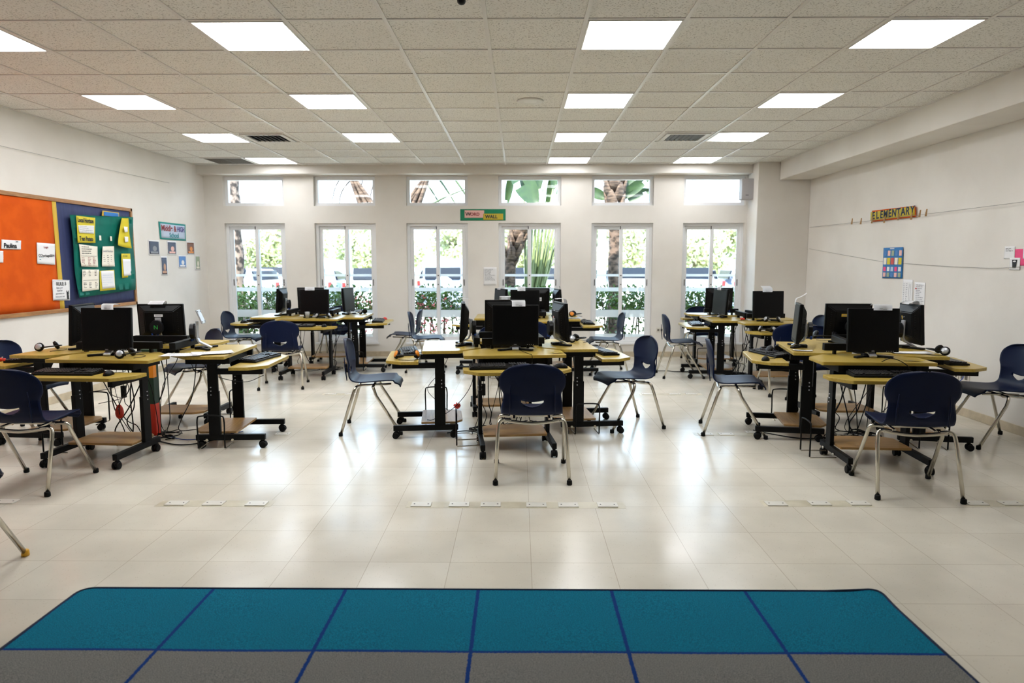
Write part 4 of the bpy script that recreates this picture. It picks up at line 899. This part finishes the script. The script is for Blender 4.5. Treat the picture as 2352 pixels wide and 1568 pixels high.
for x, y, lab in ((-2.09, 4.09, 'cream floor plate in front of the pinboard island, first of its three'), (-1.861, 4.092, 'cream floor plate in front of the pinboard island, middle of its three'), (-1.598, 4.087, 'cream floor plate in front of the pinboard island, third of its three'),
   (-.592, 4.081, 'white floor plate in front of the central chair, outermost on its left'), (-.362, 4.083, 'white floor plate in front of the central chair, second on its left'), (-.171, 4.085, 'white floor plate just left of the central chair foot'), (.106, 4.08, 'white floor plate between the feet of the central chair'), (.299, 4.082, 'white floor plate just inside the right foot of the central chair'), (.536, 4.084, 'white floor plate in front of the central chair, outermost on its right'),
   (1.566, 4.117, 'white floor plate left of the banner chair, first of three'), (1.834, 4.127, 'white floor plate left of the banner chair, second of three'), (2.074, 4.13, 'white floor plate left of the banner chair, nearest to it'), (2.79, 4.138, 'white floor plate under the right foot of the banner chair'), (3.0, 4.138, 'white floor plate right of the banner chair'),
   (1.6, 5.85, 'floor plate under the side view chair of the banner island'), (1.775, 5.855, 'open floor plate with a thin wire by the banner island'), (2.03, 5.93, 'floor plate with a plugged cable by the banner island castors'), (-2.109, 7.661, 'pale floor plate in the aisle behind the left chair, first of two'), (-1.889, 7.663, 'pale floor plate in the aisle behind the left chair, second of two'), (1.439, 7.693, 'pale floor plate in the right aisle, first of three'), (1.746, 7.696, 'pale floor plate in the right aisle, second of three'), (1.932, 7.698, 'pale floor plate in the right aisle, third of three'),
   (-2.03, 5.83, 'floor plate beside the castors of the pinboard island'), (-.365, 5.88, 'floor plate with a plug under the central island'), (-3.153, 4.111, 'floor plate at the left edge behind the yellow footed chair')): plate(x, y, lab)
t = thing('cable_column', 'dark green painted post with orange and red patches amid the pinboard island', 'post', (-3.13, 5.8, 0))
g = G(); g.box((0, 0, .37), (.1, .09, .74), .005); g.build('post', 'paint_green', t)
g = G(); g.box((.032, -.0453, .6), (.034, .002, .2)); g.box((.05, -.02, .6), (.002, .05, .2)); g.build('orange_patch', 'amber', t); g = G(); g.box((.03, -.0453, .14), (.04, .002, .27)); g.box((.0505, -.01, .14), (.002, .07, .27)); g.build('red_patch', 'red', t)
t = thing('power_adapter', 'black power adapter hanging beside the painted post', 'adapter', (-3.22, 5.55, .42)); g = G(); g.box((0, 0, 0), (.035, .03, .1), .006); g.build('brick', 'black_plastic', t); g = G(); g.tube(spline([(0, 0, .05), (.005, .0, .15), (-.01, .01, .3)], 5), .003, 6); g.tube(spline([(0, 0, -.05), (.01, .0, -.1), (.05, .01, -.14)], 5), .003, 6); g.build('lead', 'cable', t)
t = thing('power_adapter', 'black power adapter hanging under the central front desk', 'adapter', (-.3, 5.78, .4)); g = G(); g.box((0, 0, 0), (.035, .03, .1), .006); g.build('brick', 'black_plastic', t); g = G(); g.tube(spline([(0, 0, .05), (.005, .0, .15), (-.01, .01, .31)], 5), .003, 6); g.tube(spline([(0, 0, -.05), (-.03, .0, -.2), (-.1, .01, -.39)], 5), .003, 6); g.build('lead', 'cable', t)

# cables, each its own object
CC = {'A': (-3.1, 5.74), 'B': (-2.78, 9.5), 'C': (-.1, 6.06), 'D': (.1, 9.28), 'E': (3.0, 9.15), 'F': (2.78, 5.8)}
def cable(pts, label, group, mt='cable', r=.0042): g = G(); g.tube(spline(pts, 7), r, 6); return tag(g.build('power_cable', mt), label, 'cable', group)
for c, (cx, cy) in CC.items():
    rnd = random.Random(ord(c)); n = 11 if c in 'ABCEF' else 5
    hang = 'black cable hanging from the desktops inside the ' + ISL[c]; flo = 'black cable coiled on the floor inside the ' + ISL[c]; wh = 'white cable on the floor inside the ' + ISL[c]
    for i in range(n):
        a = rnd.random()*6.28; q = rnd.uniform(.15, .42); x, y = cx+math.cos(a)*q, cy+math.sin(a)*q; a2 = a+rnd.uniform(-1.2, 1.2); q2 = rnd.uniform(.05, .3); x2, y2 = cx+math.cos(a2)*q2, cy+math.sin(a2)*q2
        zm = rnd.uniform(.2, .5)
        cable([(x, y, .715), (x+rnd.uniform(-.03, .03), y, .66), (x*.55+x2*.45+rnd.uniform(-.07, .07), y*.55+y2*.45, zm), (x2+rnd.uniform(-.05, .05), y2, .12), (x2, y2+.02, .012), (x2+rnd.uniform(-.15, .15), y2+rnd.uniform(-.1, .1), .007)], hang, 'cables hanging inside the ' + ISL[c], 'cable', rnd.choice((.003, .004, .005)))
    for i in range(6 if c in 'ABCEF' else 2):
        x, y = cx+rnd.uniform(-.22, .22), cy+rnd.uniform(-.2, .2); k = rnd.uniform(.06, .13); ph = rnd.random()*6
        cable([(x+k*(1+.25*math.sin(j*1.7))*math.cos(ph+j*.9), y+k*.7*math.sin(ph+j*.9), .008+.006*(j % 4)) for j in range(12)], flo, 'cables on the floor inside the ' + ISL[c], 'cable', .0045)
    if c in 'CF':
        for i in range(3):
            x, y = cx+rnd.uniform(-.1, .2), cy+rnd.uniform(-.25, -.05); cable([(x+rnd.uniform(-.15, .15), y+rnd.uniform(-.1, .1), .01+.02*(j % 2)) for j in range(7)], wh, 'white cables on the floor inside the ' + ISL[c], 'cable_white', .003)
def one(label, pts, mt='cable', r=.004): g = G(); g.tube(spline(pts, 8), r, 6); tag(g.build('power_cable', mt), label, 'cable')
one('thin wire from the left central desk down to its shelf', [(-.6, 6.1, .7), (-.66, 5.9, .55), (-.78, 5.85, .4), (-.7, 5.8, .3), (-.6, 5.78, .22)], 'cable', .0025)
one('dark wire sweeping from the central front desk down to the left shelf', [(-.36, 5.72, .7), (-.4, 5.7, .45), (-.55, 5.74, .25), (-.72, 5.75, .15), (-.78, 5.8, .135)], 'cable', .003)
one('black cable lying between the left and front central desks', [(-.62, 5.86, .006), (-.45, 5.92, .01), (-.3, 5.84, .007), (-.2, 5.9, .008), (-.1, 5.8, .006)], 'cable', .005)
for p in (((-2.95, 5.12, .63), (-3.15, 5.3, .5), (-3.42, 5.42, .44)), ((-2.9, 5.14, .63), (-3.1, 5.36, .42), (-3.4, 5.5, .33)), ((-2.92, 5.1, .63), (-3.0, 5.2, .5), (-3.12, 5.3, .3), (-3.1, 5.5, .02)), ((-2.55, 5.5, .7), (-2.5, 5.6, .55), (-2.35, 5.85, .45), (-2.2, 5.9, .5)), ((-2.62, 5.45, .72), (-2.55, 5.4, .6), (-2.45, 5.36, .66))):
    tag(cable(p, '', '', 'cable', .003), 'thin black wire slung under the pinboard island desks', 'cable', 'thin wires under the pinboard island')
one('blue cable on the floor beside the painted post', [(-3.0, 5.75, .006), (-2.75, 5.6, .008), (-2.55, 5.72, .006), (-2.4, 5.9, .006)], 'cable_blue', .004)
one('black cable on the floor by the first pinboard castor', [(-2.95, 5.55, .006), (-2.75, 5.45, .006), (-2.6, 5.5, .006), (-2.45, 5.75, .006)], 'cable', .005)
one('black cable plugged into the floor left of the pillar island', [(1.72, 9.35, .006), (1.9, 9.32, .012), (2.0, 9.2, .03), (2.1, 9.28, .008), (2.4, 9.3, .006), (2.7, 9.2, .006)], 'cable', .006)
one('thin lead holding the red mouse under the pinboard island', [(-3.12, 5.3, .638), (-3.16, 5.33, .5), (-3.14, 5.34, .36)], 'cable', .002)
one('looped lead hanging from the front tray of the pinboard island', [(-3.02, 5.1, .638), (-3.06, 5.1, .5), (-2.98, 5.1, .46), (-2.92, 5.1, .52), (-2.95, 5.1, .638)], 'cable', .0025)
one('black cable on the floor under the left banner island desk', [(2.03, 5.93, .02), (2.15, 5.85, .008), (2.35, 5.7, .006), (2.6, 5.72, .006)], 'cable', .005)
one('looped lead standing over the banner island keyboard', [(2.62, 5.2, .7), (2.6, 5.05, .72), (2.66, 4.96, .78), (2.76, 4.94, .74), (2.8, 4.93, .67)], 'cable', .003)
one('blue network lead plugged into the right wall socket', [(4.255, 6.62, .38), (4.15, 6.5, .36), (3.9, 6.35, .27), (3.75, 6.2, .2), (3.4, 6.1, .01)], 'cable_blue', .005)
one('lead draped from the central monitor over the front desk edge', [(.0, 5.6, .76), (.04, 5.5, .756), (.08, 5.37, .756), (.1, 5.325, .75), (.1, 5.32, .69), (.08, 5.2, .672)], 'cable', .0025)

# ------------------------------------------------------------------ outdoors
g = G(); g.box((0, 71.2, -.2), (240, 120, .1)); struct(g.build('ground', 'ground'))
g = G(); g.box((0, 60, -.14), (200, 50, .04)); struct(g.build('lawn_ground', 'lawn'))
def leaf_mesh(g, c, s, rnd, aspect=.5, up=.3):
    d = Vector((rnd.uniform(-1, 1), rnd.uniform(-1, 1), rnd.uniform(-1, 1)+up)).normalized(); n = d.orthogonal().normalized(); n.rotate(Matrix.Rotation(rnd.random()*6.28, 3, d)); k = d.cross(n)*.18
    v = [g.bm.verts.new(p) for p in (c, c+d*s*.5+n*s*aspect*.5+k*s, c+d*s, c+d*s*.5-n*s*aspect*.5+k*s)]
    for q in ((v[0], v[1], v[2]), (v[0], v[2], v[3])): f = g.bm.faces.new(q); f.material_index = g.mi
rnd = random.Random(3)
t = thing('hedge', 'clipped green hedge with gaps and pink flowers outside below the windows', 'hedge', (0, 11.75, -.15))
g = G()
for i in range(120):
    x = -6.2+i*.1+rnd.uniform(-.04, .04); h = rnd.uniform(.8, 1.1); y = rnd.uniform(-.15, .15); g.tube(spline([(x, y, 0), (x+rnd.uniform(-.06, .06), y, h*.5), (x+rnd.uniform(-.12, .12), y, h)], 3), [.012]*6+[.005], 5)
g.build('stems', 'stem', t)
g = G()
def dens(x, z):
    k = .5+.5*math.sin(x*2.3+1)*math.sin(x*5.1); low = 1 if x < -3 else (.22 if z < .72 else 1); return low*(.55+.45*k)
n = 0
while n < 17000:
    x = rnd.uniform(-6.2, 5.2); z = rnd.uniform(.12, 1.22)
    if z > 1.16 and rnd.random() > .3 or rnd.random() > dens(x, z): continue
    leaf_mesh(g, Vector((x, rnd.uniform(-.25, .25), z)), rnd.uniform(.05, .1), rnd, .55); n += 1
tag_h = g.build('foliage', 'leaf', t)
g = G()
for i in range(260):
    x = rnd.gauss(-2.35, .25) if i % 2 else rnd.gauss(-1.55, .25); c = Vector((x, rnd.uniform(-.3, .2), rnd.uniform(.3, 1.05)))
    for k in range(3): leaf_mesh(g, c, rnd.uniform(.03, .05), rnd, .9)
g.build('blossoms', 'blossom', t)
# palms by the wall
t = thing('palm_tree', 'mottled straight palm trunk at the left of the first window', 'palm tree', (-5.02, 12.4, -.15))
g = G(); g.tube([(0.02*math.sin(k*1.3), 0, k*.16) for k in range(32)], [.125-.0012*k+(.006 if k % 2 else 0) for k in range(32)], 14); g.build('trunk', 'mottled_bark', t)
def boots(g, x0, z0, x1, z1, r0, r1, n, rnd, size=.3):
    for i in range(n):
        u = i/n; c = Vector((x0+(x1-x0)*u, 0, z0+(z1-z0)*u)); a = i*2.4; r = r0+(r1-r0)*u; d = Vector((math.cos(a), math.sin(a)*.9, 0)); up = Vector(((x1-x0)*.3, 0, 1)).normalized()
        p = [c+d*r*.6-up*size*.3, c+d*r*1.0, c+d*(r*1.25)+up*size*.4, c+d*(r*1.4)+up*size*.62]; g.tube(p, [size*.3, size*.32, size*.2, size*.06], 6, True, (1, .35))
t = thing('palm_tree', 'shaggy palm with overlapping leaf bases behind the fifth window', 'palm tree', (1.68, 12.4, -.15))
g = G(); g.tube([(.01*math.sin(k), 0, k*.14) for k in range(18)], [.16, .15, .14, .13, .125]+[.1+(.008 if k % 2 else -.004) for k in range(13)], 14); g.build('trunk', 'palm_bark', t)
g = G(); boots(g, 0, 1.9, 0, 2.5, .06, .1, 14, rnd, .2); boots(g, 0, 2.4, -.02, 3.7, .12, .22, 34, rnd, .34); g.build('leaf_bases', 'palm_boot', t)
def paddle(g, base, tip, w, rnd, droop=.2, n=10, tear=.3):
    B, T = Vector(base), Vector(tip); ax = (T-B); side = ax.cross(Vector((.25, -1, .1))).normalized(); prev = None
    for i in range(n+1):
        u = i/n; c = B+ax*u+Vector((0, 0, -droop*u*u)); ww = w*math.sin(PI*min(1, .08+u*.95))**.6
        row = [g.bm.verts.new(c-side*ww+Vector((0, -.05, -.04*ww))), g.bm.verts.new(c), g.bm.verts.new(c+side*ww+Vector((0, -.05, -.04*ww)))]
        if prev:
            for j in (0, 1):
                if rnd.random() > tear*.4: f = g.bm.faces.new((prev[j], prev[j+1], row[j+1], row[j])); f.smooth = True; f.material_index = g.mi
        prev = row
g = G()
for bx, tp in (((.12, .1, 2.75), (.62, 0, 3.15)), ((.12, .1, 2.7), (.66, .1, 2.92)), ((.1, .1, 2.9), (.5, .1, 3.4)), ((-.15, .1, 2.75), (-.55, .1, 2.95))): paddle(g, bx, tp, .1, rnd, .02)
g.build('fronds', 'big_leaf', t)
t = thing('palm_tree', 'reddish shaggy palm leaning right behind the fourth window', 'palm tree', (-.16, 12.3, -.15))
g = G(); g.tube(spline([(-.02, 0, 0), (0, 0, .8), (-.01, 0, 1.5), (.06, 0, 1.9)], 5), [.11]*16, 12); g.build('trunk', 'palm_bark', t)
g = G(); boots(g, -.01, .5, 0, 1.7, .05, .08, 22, rnd, .16); boots(g, .0, 1.65, .3, 2.45, .12, .14, 26, rnd, .3); g.build('leaf_bases', 'palm_boot', t)
def fan_palm(name, label, loc, stems, mt='petiole', leaf=True, r=.03, trunk=None):
    t = thing(name, label, 'palm tree', loc)
    if trunk: g = G(); g.tube(trunk, .14, 12); g.build('trunk', 'palm_bark', t)
    g = G()
    for p in stems: g.tube(spline(p, 5), [r*1.5-(r*1.0)*k/(len(p)*5-5) for k in range(len(p)*5-4)], 7, True, (1, .6))
    g.build('petioles', mt, t)
    if leaf:
        g = G()
        for p in stems[::3]:
            a, b_ = Vector(p[-2]), Vector(p[-1]); d = (b_-a).normalized(); paddle(g, b_, b_+d*1.1, .1, rnd, .15, 12)
        g.build('leaf_blades', 'big_leaf', t)
    return t
st = []
for k in range(11):
    st.append([(.0+.012*k, .04*(k % 3), .45), (.02+.035*k, .05*(k % 3)-.03, 1.3), (-.02+.085*k, .06*(k % 3)-.05, 2.9)])
fan_palm('fan_palm', 'fan of tall green palm stems in the right half of the fourth window', (.1, 12.45, -.15), st, 'pale_petiole', r=.05)
st = []
for s_ in (-1, 1):
    for k in range(10): st.append([(s_*.05+.006*k, .03*(k % 3), 1.7+.02*k), (s_*(.22+.02*k)+.1*s_*(k/9-.5), .04*(k % 3)-.05, 2.42+.05*(k % 4)), (s_*(.75+.03*k)+.25*s_*(.5-k/9), .05*(k % 3), 3.3+.05*k)])
fan_palm('fan_palm', 'brown V of thick palm leaf bases between the second and third upper windows', (-2.27, 12.4, -.15), st, 'palm_boot', False, .07, [(0, 0, .0), (0, 0, 1.0), (0, 0, 2.0)])
st = [[(-.9+.28*k, .1, 3.3), (-.62+.28*k, .1, 2.9), (-.35+.28*k, .1, 2.45)] for k in range(4)] + [[(-.75, -.1, 2.55), (-.4, -.1, 2.75), (.1, -.1, 2.95)]]
fan_palm('palm_frond', 'slanting pale green stems across the third upper window', (-.95, 12.6, -.15), st, 'petiole', False, .03)
st = [[(-3.0, 0, 3.3), (-3.25, 0, 2.95), (-3.35, 0, 2.5)], [(-2.85, 0, 3.2), (-3.15, 0, 2.85), (-3.2, 0, 2.4)], [(-2.72, 0, 3.3), (-2.8, 0, 2.9), (-2.85, 0, 2.4)], [(-2.5, 0, 3.3), (-2.62, 0, 2.85), (-2.75, 0, 2.4)]]
t = fan_palm('palm_frond', 'thin dry hanging stems in the second upper window', (0, 12.5, -.15), st, 'dry_stem', False, .017)
t = thing('banana_leaf', 'big ragged green leaf filling the fourth upper window', 'leaf', (.2, 12.2, 2.3))
g = G(); paddle(g, (-.28, 0, .8), (.12, 0, .12), .2, rnd, .0, 16, .25); paddle(g, (-.42, .3, .2), (-.3, .2, .9), .07, rnd, .0, 12, .2); paddle(g, (.3, .3, .15), (.42, .2, .9), .07, rnd, .0, 12, .5); g.build('blade', 'big_leaf', t)
# trees beyond the parking lot
def make_tree(h, r, seed, n=2600):
    t = thing('shade_tree', '', 'tree', (0, 0, 0), 0, 'pale sunlit trees beyond the parking lot'); q = random.Random(seed)
    g = G(); g.tube(spline([(0, 0, 0), (.1, 0, h*.3), (-.1, .1, h*.6)], 4), [.2-.012*k for k in range(9)], 9)
    for k in range(6): a = k*1.05; g.tube(spline([(0, 0, h*.28+k*.2), (r*.35*math.cos(a), r*.35*math.sin(a), h*.5), (r*.7*math.cos(a), r*.7*math.sin(a), h*.68)], 3), [.09, .08, .07, .06, .05, .04, .03], 6)
    g.build('trunk', 'bark', t)
    g = G(); cl = [(q.uniform(-.7, .7)*r, q.uniform(-.7, .7)*r, h*q.uniform(.3, .85), r*q.uniform(.3, .5)) for _ in range(16)]
    for i in range(n):
        x, y, z, s_ = cl[i % 16]; d = Vector((q.gauss(0, 1), q.gauss(0, 1), q.gauss(0, .8))).normalized()*s_*q.uniform(.6, 1.05); leaf_mesh(g, Vector((x, y, z))+d, q.uniform(.2, .42), q, .6)
    g.build('crown', 'tree_leaf', t); return t
tp = [make_tree(4.6, 2.0, 1), make_tree(4.0, 1.8, 2), make_tree(5.2, 2.1, 3)]
tl = ['pale sunlit tree beyond the cars, far left of the row', 'tree standing behind the red car', 'tree just right of the first window bar', 'tree behind the silver car of the second window', 'pale tree filling the second window', 'tree above the blue off-roader', 'branchy tree right of the off-roader', 'tree seen past the green palm stems', 'tree behind the shaggy palm trunk', 'tree between the fifth window bars', 'tree behind the grey lamp post', 'tree in the left half of the last window', 'tree in the right half of the last window', 'tree farthest right of the row']
for i in range(14):
    x = -19.0+i*2.9+rnd.uniform(-.5, .5); y = 40+4.5*(i % 2); first_or_dup(tp[i % 3], 'tree%d' % (i % 3), (x, y, -.15), rnd.random()*6, tl[i])
t = thing('cycad_plant', 'small spiky palm plant on the lawn in the second window', 'plant', (-5.6, 27, -.15))
g = G(); g.tube([(0, 0, 0), (0, 0, .8)], .16, 10); g.build('trunk', 'palm_bark', t); g = G()
for k in range(26):
    a = k*.85; e = R(20+50*((k*7) % 5)/5); d = Vector((math.cos(a)*math.cos(e), math.sin(a)*math.cos(e), math.sin(e))); g.tube(spline([Vector((0, 0, .8)), Vector((0, 0, .8))+d*.4, Vector((0, 0, .75))+d*.85-Vector((0, 0, .12))], 3), [.05, .07, .07, .06, .05, .03, .01], 5, True, (1, .25))
g.build('fronds', 'big_leaf', t)
for x, y, lab in ((-7.5, 22.5, 'white lamp post in the right half of the first window'), (-6.6, 27, 'thin white lamp post in the second window'), (2.5, 21.2, 'grey lamp post in the right half of the fifth window')):
    t = thing('lamp_post', lab, 'lamp post', (x, y, -.15)); g = G(); g.tube([(0, 0, 0), (0, 0, 6)], [.14, .1], 12); g.build('pole', 'lamp_post', t); g = G(); g.box((0, -.4, 6), (.2, .9, .08), .02); g.build('lamp_head', 'lamp_post', t)
def car(label, x, y, rot, paint, suv=False):
    t = thing('car', label, 'car', (x, y, -.15), R(rot), 'cars in the parking lot'); H = 1.75 if suv else 1.45
    side = [(-2.1, .3), (2.1, .3), (2.15, .75), (2.05, .9), (1.0, 1.0), (.35, H-.03), (-1.2 if not suv else -1.85, H), (-1.75 if not suv else -2.0, 1.05), (-2.15, .95)]
    b = bmesh.new(); L_, R_ = [], []
    for s_, lst in ((-1, L_), (1, R_)):
        for (yy, z) in side: lst.append(b.verts.new((s_*(.86 if z < 1.02 else .68), yy, z)))
    b.faces.new(L_); b.faces.new(R_[::-1]); n = len(side)
    for i in range(n): b.faces.new((L_[i], L_[(i+1) % n], R_[(i+1) % n], R_[i]))
    bmesh.ops.recalc_face_normals(b, faces=b.faces); bmesh.ops.bevel(b, geom=b.edges[:], offset=.06, segments=2, affect='EDGES')
    for f in b.faces: f.smooth = True
    g = G(); g.merge(b); g.build('body', paint, t)
    g = G(); ry = -1.93 if suv else -1.5
    g.box((0, ry-.05, 1.28), (1.15, .12, .4), .03, Euler((R(-14 if suv else -35), 0, 0))); g.box((0, .72, 1.22), (1.2, .06, .5), .02, Euler((R(62), 0, 0)))
    for s_ in (-1, 1): g.box((s_*.775, -.55, 1.24), (.05, 1.7, .3), .02, Euler((0, R(-s_*18), 0)))
    g.build('window_glass', 'car_glass', t)
    for s_ in (-1, 1):
        for yy in (-1.35, 1.35): g = G(); g.lathe([(.18, -.1), (.32, -.09), (.33, 0), (.32, .09), (.18, .1)], 20, Matrix.Translation((s_*.78, yy, .33)) @ Matrix.Rotation(PI/2, 4, 'Y')); g.build('wheel', 'tyre', t)
        g = G(); g.box((s_*.76, -2.15, .98), (.1, .06, .16), .02); g.build('tail_light', 'tail', t)
    if suv: g = G(); g.lathe([(.2, -.08), (.34, -.07), (.35, .05), (.25, .08)], 22, Matrix.Translation((.05, -2.2, .85)) @ Matrix.Rotation(PI/2, 4, 'X')); g.build('spare_wheel', paint, t)
for q in (('dark blue car in the right half of the first window', -9.3, 27.2, 4, 'car_blue'), ('white car close to the first window bar', -8.6, 22.2, -4, 'car_white'), ('red car behind the mottled palm trunk', -11.2, 23.5, 2, 'car_red'), ('silver car in the left half of the second window', -6.45, 22.6, 3, 'car_silver', True), ('pale car at the right edge of the second window', -4.5, 22.2, 6, 'car_white'),
          ('blue grey off-roader with a spare wheel, seen from behind', -2.5, 24.5, 1, 'car_silver', True), ('pale car right of the off-roader', -.55, 24, 5, 'car_white'), ('white car beside the reddish palm trunk', 1.5, 23, -3, 'car_white'), ('white car left of the shaggy palm trunk', 3.5, 24.6, 7, 'car_white'), ('white car right of the shaggy palm trunk', 5.5, 24, 4, 'car_silver'),
          ('pale car in the left half of the last window', 7.6, 23.6, -5, 'car_silver'), ('white car in the middle of the last window', 9.7, 24, 6, 'car_white'), ('white van roof in the right half of the last window', 11.8, 24, 3, 'car_white', True)): car(*q)
